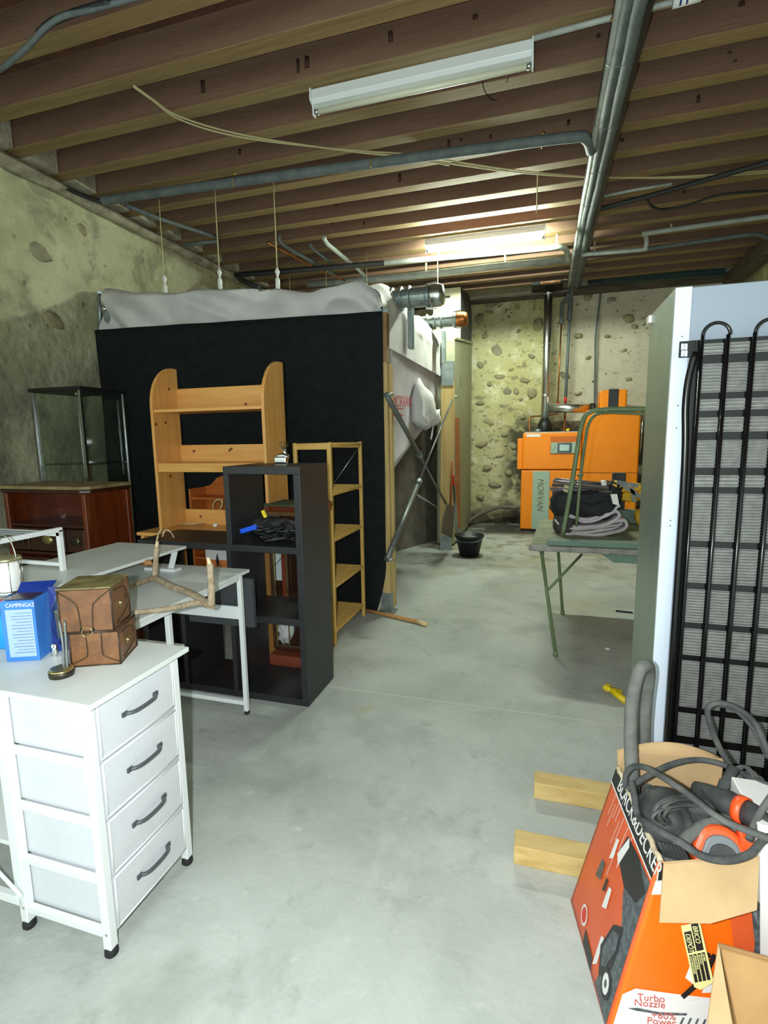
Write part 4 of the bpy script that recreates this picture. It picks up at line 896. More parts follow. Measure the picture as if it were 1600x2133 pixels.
# left side: black strip with the brand word along the torn rim, dark car picture, streaks
pr(fL, nL, [(0, 1), (.98, 1), (.98, .885), (0, .90)], M_pblk)
pr(fL, nL, [(0, .905), (.98, .888), (.98, .878), (0, .893)], M_pwht, off=.0055)
o_ = fL(.14, .925)+nL*.006; text('lettering', 'BLACK&DECKER', .062, o_, fL(.9, .925)-fL(.14, .925), (fL(.5, 1)-fL(.5, .9)), M_pwht, cb, sx=.78)
car = [(.42, .80), (.55, .845), (.78, .86), (.98, .80), (.99, .30), (.985, .10), (.80, .02), (.70, .12), (.60, .25), (.63, .40), (.72, .52), (.80, .56), (.86, .62), (.72, .60), (.62, .60), (.55, .66)]
pr(fL, nL, [(.98, .86), (.76, .86), (.72, .62), (.80, .60), (.88, .65), (.90, .45), (.80, .2), (.72, .03), (.985, .01)], M_pgry, off=.005)
pr(fL, nL, [(.55, .85), (.78, .865), (.97, .79), (.90, .68), (.72, .64), (.50, .70)], M_pblk, off=.006)
pr(fL, nL, [(.66, .22), (.74, .42), (.86, .50), (.88, .38), (.84, .16), (.74, .10)], M_pblk, off=.0062)
pr(fL, nL, [(.70, .24), (.76, .40), (.84, .44), (.86, .36), (.80, .20), (.74, .16)], M_pgry, off=.0068)
wh = [(.86+.05*math.cos(t), .15+.055*math.sin(t)) for t in np.linspace(0, 6.283, 13)[:-1]]
pr(fL, nL, [(.86+.075*math.cos(t), .15+.08*math.sin(t)) for t in np.linspace(0, 6.283, 13)[:-1]], M_pblk, off=.007); pr(fL, nL, wh, M_pwht, off=.0075)
pr(fL, nL, [(.86+.02*math.cos(t), .15+.022*math.sin(t)) for t in np.linspace(0, 6.283, 9)[:-1]], M_pgry, off=.008)
for (u, v, w, h, m_) in ((.40, .60, .06, .16, M_pwht), (.52, .36, .07, .16, M_pwht), (.28, .40, .10, .14, M_pgry), (.62, .06, .06, .22, M_pwht), (.45, .42, .05, .10, M_pblk)):
    pr(fL, nL, [(u, v), (u+w, v+h*.25), (u+w*.9, v+h), (u+w*.2, v+h*.9)], m_, off=.0055)
pr(fL, nL, [(.50, .70), (.58, .86), (.62, .82), (.56, .66)], M_pwht, off=.0065)
for i in range(11):
    u = .14+i*.05; v = .50+rnd.uniform(0, .3); pr(fL, nL, [(u, v), (u+.006, v), (u+.02, v+.16), (u+.015, v+.16)], M_pwht, off=.005)
pr(fL, nL, [(.30+.07*math.cos(t), .13+.06*math.sin(t)) for t in np.linspace(0, 6.283, 11)[:-1]], M_pwht, off=.005); pr(fL, nL, [(.30+.05*math.cos(t), .13+.045*math.sin(t)) for t in np.linspace(0, 6.283, 11)[:-1]], M_pred, off=.0055)
pr(fL, nL, [(.38, .10), (.60, .08), (.62, .01), (.40, .02)], M_pblk, off=.005)
# front side
pr(fF, nF, [(.0, 1), (.3, 1), (.28, .90), (.0, .90)], M_pblk); pr(fF, nF, [(.0, .90), (.4, .90), (.4, .82), (.0, .82)], M_pwht)
text('lettering', 'PW', .05, fF(.10, .835)+nF*.006, fF(.5, .83)-fF(.1, .83), fF(.2, 1)-fF(.2, .8), M_blued, cb)
pr(fF, nF, [(.09, .975), (.16, .975), (.16, .91), (.09, .91)], M_pred, off=.006)
card1 = [(.02, .235), (.10, .275), (.72, .25), (.72, .07), (.02, .05)]
pr(fF, nF, card1, M_pwht); pr(fF, nF, [(.78, .22), (.85, .26), (.99, .27), (.99, .04), (.75, .03)], M_pwht)
pr(fF, nF, [(.0, .03), (.5, .04), (.5, -.02), (.0, -.02)], M_pwht)
tx = lambda s, u, v, sz, m_, sx=1: text('lettering', s, sz, fF(u, v)+nF*.006, fF(u+.3, v)-fF(u, v), fF(u, v+.2)-fF(u, v), m_, cb, sx=sx)
tx('Turbo', .13, .212, .028, M_ppnk); tx('Nozzle', .12, .178, .028, M_ppnk); tx('+60%', .26, .115, .028, M_ppnk); tx('Power', .24, .080, .028, M_ppnk)
tx('Wash', .82, .20, .024, M_ppnk); tx('Brush', .81, .165, .024, M_ppnk); tx('PW1500SP', .03, .012, .022, M_pblk)
pr(fF, nF, [(.08, .158), (.15, .166), (.34, .150), (.50, .160), (.50, .148), (.34, .138), (.15, .148)], M_pgry, off=.006, nm='printed_lance')
for i in range(4): pr(fF, nF, [(.46+i*.05, .09), (.475+i*.05, .09), (.49+i*.05, .135), (.475+i*.05, .135)], M_pgry, off=.006)
pr(fF, nF, [(.80, .10), (.97, .16), (.99, .14), (.84, .08)], M_blued, off=.006)
pr(fF, nF, [(.47, .47), (.60, .46), (.62, .36), (.52, .32), (.44, .36)], M_pwht, off=.0055); pr(fF, nF, [(.60, .35), (.72, .36), (.73, .29), (.58, .28)], M_pwht, off=.0055)
pr(fF, nF, [(.46, .545), (.53, .52), (.60, .50), (.62, .48), (.56, .47), (.52, .50), (.47, .53)], M_pblk, off=.006)
pr(fF, nF, [(.62, .50), (.66, .49), (.60, .36), (.46, .24), (.43, .26), (.56, .38)], M_pblk, off=.0062)
pr(fF, nF, [(.74, .70), (.9, .74), (.99, .66), (.99, .40), (.9, .36), (.80, .5)], M_cors, off=.005)
pr(fF, nF, [(.92, .76), (1., .76), (1., .30), (.94, .40), (.96, .55)], M_pgry, off=.006)
# price sticker hanging below the flap, its words set downwards
S00, S10, S01, S11 = at(1419, 1930, Y=1.352), at(1458, 1921, Y=1.352), at(1446, 2056, Y=1.338), at(1487, 2046, Y=1.338)
sbl = at(1460, 2062, Y=1.337)
build('price_sticker', MB().prism([S00, S10, S11, sbl, S01], (0, .002, 0)), M_stick, cb, label='pale yellow price sticker with black bands')
dn = S01-S00; rt = S10-S00
stp = lambda a, b, o=.0008: S00+dn*a+rt*b+V((0, -o, 0))
for b0, a0_, a1_, s, sz in ((.08, .10, .44, 'DEP\u00d4T', .0165), (.52, .0, .44, 'BRICO', .0165)):
    build('sticker_band', MB().prism([stp(a0_, b0), stp(a0_, b0+.38), stp(a1_, b0+.38), stp(a1_, b0)], (0, .0007, 0)), M_pblk, cb)
    text('lettering', s, sz, stp(a0_+.02, b0+.06, .0016), dn, rt, M_stick, cb, sx=.95)
for i, s in enumerate(('LES PRIX', 'DU STOCK', 'POUR LES PROS', '& LES PARTICULIERS')):
    b0 = .75-.22*i
    build('sticker_band', MB().prism([stp(.48, b0), stp(.48, b0+.17), stp(.93, b0+.17), stp(.93, b0)], (0, .0007, 0)), M_pblk, cb)
    text('lettering', s, .0072, stp(.49, b0+.03, .0016), dn, rt, M_stick, cb, sx=.72)
# things inside the carton
def px3(pts, r, m, nm, par, n=10, k=7): return build(nm, MB().tube(spl([at(x, y, Z=z) for x, y, z in pts], k), r, n), m, par)
hs = thing('vacuum_hose', at(1310, 1500, Z=.6), 'thick dusty grey hose looping up beside the fridge out of the carton', 'hose')
hy = lambda x, y, Y: at(x, y, Y=Y)
build('hose', MB().tube(spl([hy(1322, 1730, 1.60), hy(1320, 1680, 1.62), hy(1316, 1600, 1.68), hy(1314, 1520, 1.75), hy(1318, 1450, 1.8), hy(1332, 1398, 1.82), hy(1346, 1386, 1.84), hy(1352, 1400, 1.88), hy(1346, 1460, 1.9), hy(1342, 1530, 1.9), hy(1345, 1600, 1.85), hy(1350, 1660, 1.7)], 8), .021, 14), M_hose, hs)
hk = thing('rubber_cable', at(1450, 1700, Z=.58), 'thick black rubber cable coiled in wide loops over the tools in the carton', 'cable')
def hz(pts, r, m=M_dusty, nm='cable_loop', par=None): return build(nm, MB().tube(spl([hy(*p) for p in pts], 7), r, 10), m, par or hk)
hz([(1303, 1640, 1.60), (1304, 1615, 1.60), (1320, 1597, 1.58), (1350, 1602, 1.52), (1420, 1645, 1.42), (1500, 1705, 1.36), (1570, 1735, 1.34), (1640, 1760, 1.34)], .0085)
hz([(1306, 1645, 1.58), (1340, 1622, 1.6), (1400, 1592, 1.68), (1460, 1583, 1.72), (1520, 1598, 1.7), (1580, 1628, 1.62), (1640, 1650, 1.6)], .009)
hz([(1316, 1630, 1.55), (1322, 1660, 1.5), (1330, 1700, 1.48), (1360, 1722, 1.40), (1420, 1756, 1.34), (1460, 1782, 1.33), (1510, 1792, 1.335), (1560, 1780, 1.36), (1590, 1750, 1.4), (1620, 1740, 1.42)], .0095)
hz([(1560, 1750, 1.40), (1580, 1700, 1.45), (1620, 1640, 1.5)], .009)
hz([(1388, 1795, 1.385), (1410, 1768, 1.40), (1450, 1728, 1.44), (1500, 1708, 1.48), (1530, 1714, 1.5)], .016, M_hose)
hz([(1600, 1570, 1.75), (1575, 1510, 1.8), (1540, 1478, 1.85), (1500, 1464, 1.88), (1475, 1475, 1.88), (1480, 1510, 1.85), (1500, 1560, 1.78), (1530, 1610, 1.7), (1550, 1660, 1.62)], .0095)
hz([(1600, 1580, 1.8), (1570, 1520, 1.84), (1530, 1478, 1.9), (1495, 1468, 1.92)], .007)
cl2 = thing('coiled_flex', at(1420, 1700, Z=.5), 'coil of thin black flex with yellow tags inside the carton', 'cable')
for i in range(9):
    r1 = 46+rnd.uniform(-9, 9); r2 = 22+rnd.uniform(-5, 6); cx_ = 1412+rnd.uniform(-10, 14); cy_ = 1692+rnd.uniform(-8, 12); ph = rnd.uniform(0, .5)
    pts = [hy(cx_+r1*math.cos(t)*(1 if math.cos(t) < 0 else 1.3), cy_+r2*math.sin(t)-.12*r1*math.cos(t), 1.50+.06*math.sin(t+1)-.01*i+.05*math.cos(t)) for t in np.linspace(ph, ph+6.1, 26)]
    build('flex_loop', MB().tube(pts, .0036, 7), M_dusty, cl2)
for x, y in ((1378, 1684), (1390, 1690), (1383, 1702), (1377, 1708)): build('yellow_tag', MB().box(hy(x, y, 1.43), (.010, .004, .006), Matrix.Rotation(.5, 3, 'Y')), M_yel, cl2)
dr = thing('power_drill', at(1500, 1660, Z=.5), 'dusty dark grey power drill with an orange band lying in the carton', 'drill')
g0_, g1_ = hy(1445, 1640, 1.60), hy(1545, 1688, 1.50)
ax = (g1_-g0_).normalized(); Ln = (g1_-g0_).length
build('body', MB().lathe(g0_, [(.001, 0), (.022, .005), (.028, .03), (.034, .07), (.04, Ln*.75), (.038, Ln*.92)], 20, axis=ax, sx=1.0, sy=.9), M_dusty2, dr)
build('orange_band', MB().lathe(g0_+ax*Ln*.93, [(.0385, 0), (.0385, .022)], 20, axis=ax), M_toolor, dr)
build('chuck', MB().lathe(g0_+ax*(Ln*.93+.022), [(.034, 0), (.03, .03), (.022, .05), (.018, .07)], 16, axis=ax), M_dusty2, dr)
build('side_handle', MB().lathe(hy(1500, 1650, 1.60), [(.012, 0), (.016, .03), (.013, .06), (.017, .09)], 12, axis=(.5, .6, .45)), M_dusty, dr)
sd = thing('orange_sander', at(1500, 1760, Z=.5), 'orange sander with a grey and black domed end lying in the carton', 'tool')
c_ = hy(1506, 1792, 1.395)
tl_ = Matrix.Rotation(math.radians(-32), 3, 'X')
def arch(w, h, leg):
    pts = [V((-w, 0, 0)), V((-w*.96, 0, h*.45))]+[V((-w*.86*math.cos(t), 0, h*.52+h*.48*math.sin(t))) for t in np.linspace(.15, math.pi-.15, 9)]+[V((w*.96, 0, h*.45)), V((w, 0, 0))]
    return pts
def apart(nm, w, h, y0, dep, m, bv):
    return build(nm, MB().prism([c_+tl_ @ (p+V((0, y0, -.02))) for p in arch(w, h, 0)], tl_ @ V((0, dep, 0))), m, sd, bevel=bv)
apart('shell', .066, .100, 0, .10, M_toolor, .012); apart('grey_face', .049, .078, -.008, .02, M_toolgr, .004); apart('black_face', .037, .058, -.014, .02, M_dusty2, .003); apart('dark_slot', .019, .026, -.018, .02, M_blackm, .002)
build('orange_tail', MB().bar(hy(1545, 1728, 1.46), hy(1556, 1762, 1.41), .03, .04), M_toolor, sd, bevel=.006)
bt2 = thing('black_tool', at(1420, 1730, Z=.45), 'dark dusty ribbed tool body deep in the carton', 'tool')
quilt(1340, 1460, 1790, 1712, M_dusty2, 'body', bt2, 1.42, .16, .012, 2)
for i in range(7): build('cooling_rib', MB().bar(hy(1372+i*8, 1752+i*2, 1.385), hy(1388+i*8, 1785+i*2, 1.375), .006, .008), M_dusty2, bt2)
quilt(1430, 1500, 1740, 1690, M_dusty2, 'handle_block', bt2, 1.46, .1, .01, 6)
cc = thing('cable_clutter', at(1560, 1660, Z=.55), 'tangle of thin grey cables spilling over the carton rim toward the fridge', 'cable')
for i in range(8):
    x = 1500+rnd.uniform(0, 40); y = 1600+rnd.uniform(0, 40)
    hz([(x, y+30, 1.66), (x+20, y, 1.68), (x+50, y-8+rnd.uniform(-8, 8), 1.66), (x+75, y+40, 1.6), (x+60, y+90, 1.55)], .005, M_dusty, 'cable', cc)
# filler so the carton looks full
build('tool_heap', MB().grid(lambda a, b: V((.29+a*.26, 1.40+b*.30, .40+.02*noise.noise(V((a*5, b*5, 2))))), 16, 16), M_dusty2, cb, label='dusty heap of tools deep in the carton', kind='stuff')
# white box and brown carton at the right edge
wbx = thing('white_box', (.76, 1.55, 0), 'white cardboard box with orange and blue print at the right edge', 'box')
e0 = at(1545, 1950, Y=1.42); e1 = at(1600, 1700, Y=1.42)
build('side', MB().mm(at(1562, 1900, Y=1.42).x, 1.0, 1.42, 1.62, 0.0, at(1590, 1720, Y=1.42).z), M_pwht, wbx, bevel=.003)
build('printed_hand', MB().prism([at(1538, 1925, Y=1.415), at(1556, 1905, Y=1.415), at(1565, 1925, Y=1.415), at(1556, 1985, Y=1.415), at(1540, 1965, Y=1.415)], (0, .004, 0)), M_bluel, wbx)
build('orange_print', MB().prism([at(1530, 1955, Y=1.413), at(1556, 1965, Y=1.413), at(1560, 1988, Y=1.413), at(1528, 1978, Y=1.413)], (0, .004, 0)), M_corf, wbx)
build('grey_edge', MB().bar(at(1566, 1880, Y=1.41), at(1572, 1990, Y=1.41), .02, .004, up=(0, 1, 0)), M_toolgr, wbx)
b2 = thing('brown_carton', (.55, 1.22, 0), 'plain brown open carton with a raised flap at the bottom right corner', 'carton')
yy = 1.235
pts = [at(1497, 1968, Y=yy), at(1625, 2003, Y=yy), at(1640, 2170, Y=yy-.02)]
gz0 = pts[0]
pa, pb = at(1497, 1968, Y=1.26), at(1640, 2008, Y=1.26)
build('front_side', MB().prism([V((at(1500, 2060, Y=1.25).x, 1.25, 0)), V((1.0, 1.25, 0)), V((1.0, 1.25, pb.z)), pb, pa], (0, .006, 0)), M_card2, b2)
build('left_side', MB().prism([V((at(1470, 2133, Y=1.20).x, 1.18, 0)), V((pa.x, 1.25, 0)), pa, V((pa.x-.006, 1.235, pa.z)), at(1473, 2140, Y=1.17)], (.004, .003, 0)), M_card, b2)
build('flap', MB().prism([pa+V((0, -.004, 0)), at(1497, 1966, Y=1.245), at(1473, 2140, Y=1.15), at(1527, 2140, Y=1.15)], (0, .004, .001)), M_card, b2)
build('flap', MB().prism([pa+V((.004, -.008, -.004)), pb+V((0, -.008, -.004)), V((1.0, 1.17, .14)), at(1540, 2150, Y=1.17)], (0, .004, .001)), M_card2, b2)
build('right_side', MB().prism([V((1.0, 1.25, 0)), V((1.0, 1.0, 0)), V((1.0, 1.0, .18)), V((1.0, 1.25, .2))], (.004, 0, 0)), M_card2, b2)

# ================================================================ BLACK STEPPED SHELF
bs = thing('stepped_cube_shelf', (-1.8, 2.84, 0), 'black brown stepped open cube shelf three compartments high at its right end', 'shelf')
T = .042; F0, F1 = 2.645, 3.04
def bb_(x0, x1, z0, z1, nm): return build(nm, MB().mm(x0, x1, F0, F1, z0, z1), M_black, bs, bevel=.002)
bb_(-1.346, -1.304, T, 1.405, 'side_panel'); bb_(-1.805, -1.770, .98, 1.405, 'side_panel'); bb_(-1.805, -1.304, 1.405, 1.45, 'top_board')
bb_(-2.47, -1.346, .94, .98, 'shelf_board'); bb_(-2.47, -1.346, .503, .545, 'shelf_board'); bb_(-2.47, -1.304, 0, T, 'bottom_board')
bb_(-1.815, -1.785, T, .503, 'divider'); bb_(-1.815, -1.785, .545, .94, 'divider'); bb_(-2.18, -2.15, T, .503, 'divider'); bb_(-2.47, -2.44, T, .503, 'side_panel'); bb_(-2.47, -2.44, .545, .94, 'side_panel')
tc_ = thing('cable_tangle', at(560, 1110, Y=2.75), 'tangle of black cables with one blue plug in the top compartment', 'cables')
zz = .985
def cab(c0, n, r, m, nm, par, spread=(.12, .1, .05), seg=10):
    for i in range(n):
        p = V(c0); pts = []
        for k_ in range(seg):
            pts.append(V((c0[0]+rnd.uniform(-1, 1)*spread[0], c0[1]+rnd.uniform(-1, 1)*spread[1], c0[2]+abs(rnd.gauss(0, 1))*spread[2]*.6)))
        for q in pts: q.z = max(q.z, c0[2])
        build(nm, MB().tube(spl(pts, 5), r, 7), m, par)
cab((-1.56, 2.80, zz+.008), 4, .0055, M_cord, 'cable', tc_, (.14, .09, .06)); cab((-1.60, 2.82, zz+.05), 3, .005, M_cord, 'cable', tc_, (.10, .07, .06)); cab((-1.47, 2.82, zz+.03), 3, .006, M_cord, 'cable', tc_, (.10, .07, .07))
cab((-1.56, 2.78, zz+.01), 1, .004, M_dusty, 'cable', tc_, (.14, .08, .03))
quilt(520, 560, 1110, 1080, M_rubber, 'adapter', tc_, 2.80, .08, .01, 1); quilt(545, 610, 1120, 1088, M_rubber, 'adapter', tc_, 2.78, .12, .01, 2)
build('blue_plug', MB().bar(at(502, 1107, Y=2.70), at(534, 1097, Y=2.70), .028, .03), M_bluepl, tc_, bevel=.005)
build('yellow_plug', MB().bar(at(547, 1063, Y=2.8), at(554, 1078, Y=2.8), .02, .02), M_yel, tc_, bevel=.004)
build('adapter', MB().blob(at(575, 1090, Y=2.72), (.045, .03, .025), n=8), M_rubber, tc_)
fc = thing('chrome_tap', at(590, 955, Z=1.455), 'small chrome tap with a clear knob standing on the stepped shelf', 'tap')
c = at(592, 962, Z=1.452); c.z = 1.451; c.y = min(c.y, 2.99); c.x = at(592, 960, Y=c.y).x
build('base', MB().box(c+V((-.02, 0, .022)), (.085, .045, .044)), M_chrome, fc, bevel=.008)
build('spout', MB().tube(spl([c+V((-.06, 0, .03)), c+V((-.02, 0, .05)), c+V((.03, .0, .04))]), .016, 12), M_chrome, fc)
build('stem', MB().cyl(c+V((.015, 0, .04)), c+V((.0, 0, .10)), .012, 12), M_chrome, fc)
build('knob', MB().lathe(c+V((0, 0, .095)), [(.014, 0), (.027, .012), (.03, .03), (.022, .036), (.03, .045), (.001, .047)], 10), M_glassc, fc)

# ================================================================ BAMBOO RACK
br_ = thing('slatted_rack', (-1.65, 3.9, 0), 'light bamboo slatted rack with five shelves standing beside the black curtain', 'rack')
x0, x1, y0, y1 = -1.80, -1.495, 3.55, 4.27; P = .028
for x in (x0+P/2, x1-P/2):
    for y in (y0+P/2, y1-P/2): build('post', MB().mm(x-P/2, x+P/2, y-P/2, y+P/2, 0, 1.575), M_bamboo, br_, bevel=.003)
sproto = None
for z in (1.57, 1.205, .848, .482, .125):
    for y in (y0+P/2, y1-P/2): build('cross_rail', MB().mm(x0+P, x1-P, y-.01, y+.01, z-.045, z-.008), M_bamboo, br_)
    for x in (x0+P/2, x1-P/2): build('side_rail', MB().mm(x-.009, x+.009, y0+P, y1-P, z-.03, z-.008), M_bamboo, br_)
    for i in range(17):
        y = y0+.045+i*(y1-y0-.09)/16
        if sproto is None: sproto = build('slat', MB().box((0, 0, 0), (x1-x0-.004, .013, .009)), M_bamboo, br_); o = sproto
        else: o = clone(sproto, (0, 0, 0), br_)
        o.location = V(((x0+x1)/2, y, z-.004))

# ================================================================ PINE DESK WITH BOOKCASE
pd = thing('pine_desk', (-2.3, 3.3, 0), 'light pine desk top carrying the pine bookcase behind the stepped shelf', 'desk')
build('desk_top', MB().mm(-2.86, -1.82, 3.06, 3.56, .915, .94), M_pineh, pd, bevel=.004)
build('end_panel', MB().mm(-2.84, -2.81, 3.08, 3.54, 0, .915), M_pine, pd); build('end_panel', MB().mm(-1.87, -1.84, 3.08, 3.54, 0, .915), M_pine, pd)
bk_ = thing('pine_bookcase', (-2.3, 3.3, .94), 'knotty pine open bookcase with round topped sides standing on the pine desk', 'bookcase')
bx0, bx1, by0, by1, bz0 = -2.765, -1.82, 3.19, 3.49, .941
ztL = at(365, 765, Y=by1).z; ztR = at(590, 760, Y=by1).z; zt_ = (ztL+ztR)/2
def side_pts(x):
    pts = [(x, by1, bz0), (x, by0, bz0), (x, by0, zt_-.30)]
    for a in np.linspace(0, math.pi/2, 9)[1:]: pts.append((x, by0+.25*(1-math.cos(a)), zt_-.30+.30*math.sin(a)))
    pts.append((x, by1, zt_)); return pts
for x in (bx0, bx1-.024): build('side_panel', MB().prism(side_pts(x), (.024, 0, 0)), M_pine, bk_, bevel=.004)
zs = [at(450, y, Y=by0).z for y in (848, 965, 1082)]
zs[2] = 1.0
for i, z in enumerate(zs[:2]):
    build('shelf', MB().mm(bx0+.024, bx1-.024, by0+.012, by1, z-.022, z), M_pineh, bk_, bevel=.002)
    hh = (.14, .10)[i]
    build('back_rail', MB().mm(bx0+.024, bx1-.024, by1-.02, by1, z, z+hh+.03), M_pineh, bk_, bevel=.002)
build('front_rail', MB().mm(bx0+.024, bx1-.024, by0+.012, by0+.03, zs[1]-.065, zs[1]-.022), M_pineh, bk_, bevel=.002)
build('back_rail', MB().mm(bx0+.024, bx1-.024, by1-.02, by1, bz0, bz0+.12), M_pineh, bk_, bevel=.002)
for x, y in ((404, 940), (482, 935), (512, 842), (345, 880), (325, 884), (380, 1000), (355, 992), (478, 938), (418, 1076), (352, 810)):
    if x < 368: q = at(x, y, X=bx0+.0245); build('knot', MB().cyl(q, q+V((.0012, 0, 0)), .011, 8), M_pineknot, bk_)
    else: q = at(x, y, Y=by1-.021); build('knot', MB().cyl(q, q-V((0, .0012, 0)), .011, 8), M_pineknot, bk_)
wcb = thing('white_cable_coil', at(450, 1070, Y=3.15), 'cream cable coiled on the pine desk top', 'cable')
def w3(pts, r=.004, m=M_white_pl, par=wcb, nm='cable'): return build(nm, MB().tube(spl([at(x, y, Y=Y_) for x, y, Y_ in pts], 7), r, 7), m, par)
zc_ = .9455
wl_ = lambda x, y, h=0: at(x, y, Z=zc_+h)
for i in range(6):
    dx, dy = rnd.uniform(-6, 6), rnd.uniform(-3, 3)
    build('cable', MB().tube(spl([wl_(372+dx, 1092+dy*.4), wl_(410+dx, 1090+dy, .003*i), wl_(445+dx, 1086+dy, .004), wl_(478+dx, 1080+dy*.5, .004), wl_(500, 1082+dy)], 7), .0035, 7), M_cable, wcb)
Yc_ = wl_(450, 1086).y
for o_ in ((0, 0), (4, -3)):
    build('cable', MB().tube(spl([wl_(436, 1090, 0), at(449, 1078, Y=Yc_), at(463, 1052+o_[1], Y=Yc_), at(456+o_[0], 1040, Y=Yc_), at(445, 1048, Y=Yc_), at(446, 1066, Y=Yc_), at(460, 1080, Y=Yc_), wl_(478, 1087, 0)], 7), .0042, 7), M_cable, wcb)
build('plug', MB().blob(wl_(449, 1094, .014), (.02, .02, .014), n=7), M_white_pl, wcb)
rp = thing('small_red_pine_shelf', (-2.6, 3.9, 0), 'small reddish pine shelf with a curved side behind the bookcase', 'shelf')
Yr = 3.85; r0, r1 = at(398, 1060, Y=Yr).x, at(520, 1060, Y=Yr).x; z0_, z1_ = .0, at(450, 995, Y=Yr).z; zm = at(400, 1018, Y=Yr).z
build('back_board', MB().prism([(r0, Yr+.2, 0), (r0, Yr+.2, zm), (r0+.06, Yr+.2, zm+.01), (r0+.10, Yr+.2, zm+.04), (r0+.14, Yr+.2, z1_-.02), (r0+.2, Yr+.2, z1_), (r1, Yr+.2, z1_), (r1, Yr+.2, 0)], (0, .02, 0)), M_redpine, rp, bevel=.004)
build('side_panel', MB().mm(r0, r0+.02, Yr-.02, Yr+.2, 0, zm), M_redpine, rp, bevel=.004); build('side_panel', MB().mm(r1-.02, r1, Yr-.02, Yr+.2, 0, zm), M_redpine, rp, bevel=.004)
build('shelf', MB().mm(r0+.02, r1-.02, Yr, Yr+.2, at(430, 1036, Y=Yr).z-.02, at(430, 1036, Y=Yr).z), M_redpine, rp); build('shelf', MB().mm(r0+.02, r1-.02, Yr, Yr+.2, .55, .57), M_redpine, rp)
# narrow glazed clock case behind the stepped shelf
ck = thing('glazed_clock_case', (-1.65, 3.3, 0), 'narrow dark wooden glazed case with gilt framing seen through the stepped shelf', 'case')
Yk = 3.14; k0, k1 = at(563, 1200, Y=Yk).x, at(655, 1200, Y=Yk).x; kz = at(590, 1056, Y=Yk).z; kb = at(590, 1370, Y=Yk).z
M_ckw = mat('dark_gilt_wood', (78, 50, 28), (54, 36, 22), rough=.3, scale=6)
build('body', MB().mm(k0, k1, Yk+.03, Yk+.27, max(kb, .1), kz-.05), M_mahogd, ck)
build('front_frame', MB().mm(k0, k0+.025, Yk, Yk+.03, .12, kz-.06).mm(k1-.025, k1, Yk, Yk+.03, .12, kz-.06).mm(k0+.025, k1-.025, Yk, Yk+.03, .12, .15), M_ckw, ck, bevel=.003)
for dx in (.03, .125): build('gilt_strip', MB().mm(k0+dx, k0+dx+.006, Yk-.003, Yk+.012, .14, kz-.08), M_gold, ck)
build('gilt_strip', MB().mm(k0+.02, k1-.02, Yk-.003, Yk+.012, .14, .147), M_gold, ck)
build('dial_panel', MB().mm(k0+.04, k0+.11, Yk+.015, Yk+.032, .62, .92), mat('white_dial', (210, 212, 220), rough=.3), ck)
build('pendulum', MB().bar((k0+.03, Yk+.01, .72), (k0+.14, Yk+.01, .84), .006, .003), M_blackm, ck)
build('glass', MB().mm(k0+.025, k1-.025, Yk+.006, Yk+.009, .15, kz-.08), M_glass, ck)
build('reddish_panel', MB().mm(k0+.085, k0+.125, Yk+.012, Yk+.03, .2, .95), mat('reddish_veneer', (132, 58, 34), rough=.3), ck)
build('crumpled_foil', MB().blob((k0+.09, Yk+.022, .25), (.06, .022, .09), amp=.35, fr=4, n=10), M_tarp, ck)
build('cornice', MB().mm(k0-.06, k1+.02, Yk-.04, Yk+.29, kz-.055, kz-.03), mat('gilt_cornice', (120, 92, 56), rough=.3, metal=.3), ck)
build('cornice', MB().mm(k0-.07, k1+.03, Yk-.045, Yk+.29, kz-.03, kz+.01), M_mahog, ck, bevel=.004); build('felt_top', MB().mm(k0-.055, k1+.02, Yk-.03, Yk+.28, kz+.01, kz+.016), M_feltg, ck)
build('foot_block', MB().mm(k0-.01, k1+.01, Yk-.05, Yk+.27, 0, .09), mat('reddish_foot', (132, 66, 44), rough=.5), ck, bevel=.004)
# pale things low behind the shelf
tag(build('pale_panel', MB().mm(-2.25, -1.83, 3.6, 3.62, 0.0, .8), mat('pale_grey_panel', (180, 182, 180), rough=.6)), 'pale grey board leaning behind the stepped shelf', 'board')
op = thing('framed_picture', at(452, 1180, Y=2.9), 'small picture with a pale upper half and orange lower half standing in the stepped shelf', 'picture')
xa_, xb_ = at(430, 1180, Y=2.9).x, at(474, 1180, Y=2.9).x
build('lower_half', MB().mm(xa_, xb_, 2.9, 2.92, .546, at(450, 1166, Y=2.9).z), M_redpine, op)
build('upper_half', MB().mm(xa_, xb_, 2.9, 2.92, at(450, 1166, Y=2.9).z, .93), mat('pale_print', (196, 194, 190), rough=.6), op)
build('dark_figure', MB().blob(at(453, 1166, Y=2.897), (.008, .003, .04), n=7), M_blackm, op)

# ================================================================ GLASS CABINET AND DARK CHEST
gc_ = thing('glass_cabinet', (-3.92, 3.63, 0), 'tall empty square glass display cabinet with chrome posts beside the curtain', 'display cabinet')
G0, G1 = 3.4, 3.86; gx0, gx1 = -4.14, -3.625; gt = 2.03
build('top_slab', MB().mm(gx0-.02, gx1+.02, G0-.02, G1+.02, gt, gt+.032), M_blackm, gc_, bevel=.004)
build('base', MB().mm(gx0, gx1, G0, G1, 0, .12), M_blackm, gc_)
for x in (gx0, gx1):
    for y in (G0, G1): build('post', MB().mm(x-.011, x+.011, y-.011, y+.011, .12, gt), M_alu, gc_)
for y in (G0, G1): build('glass_pane', MB().mm(gx0+.011, gx1-.011, y-.003, y+.003, .12, gt), M_glass, gc_)
for x in (gx0, gx1): build('glass_pane', MB().mm(x-.003, x+.003, G0+.011, G1-.011, .12, gt), M_glass, gc_)
for z in (1.42, .75): build('glass_shelf', MB().mm(gx0+.012, gx1-.012, G0+.012, G1-.012, z, z+.008), M_glassc, gc_)
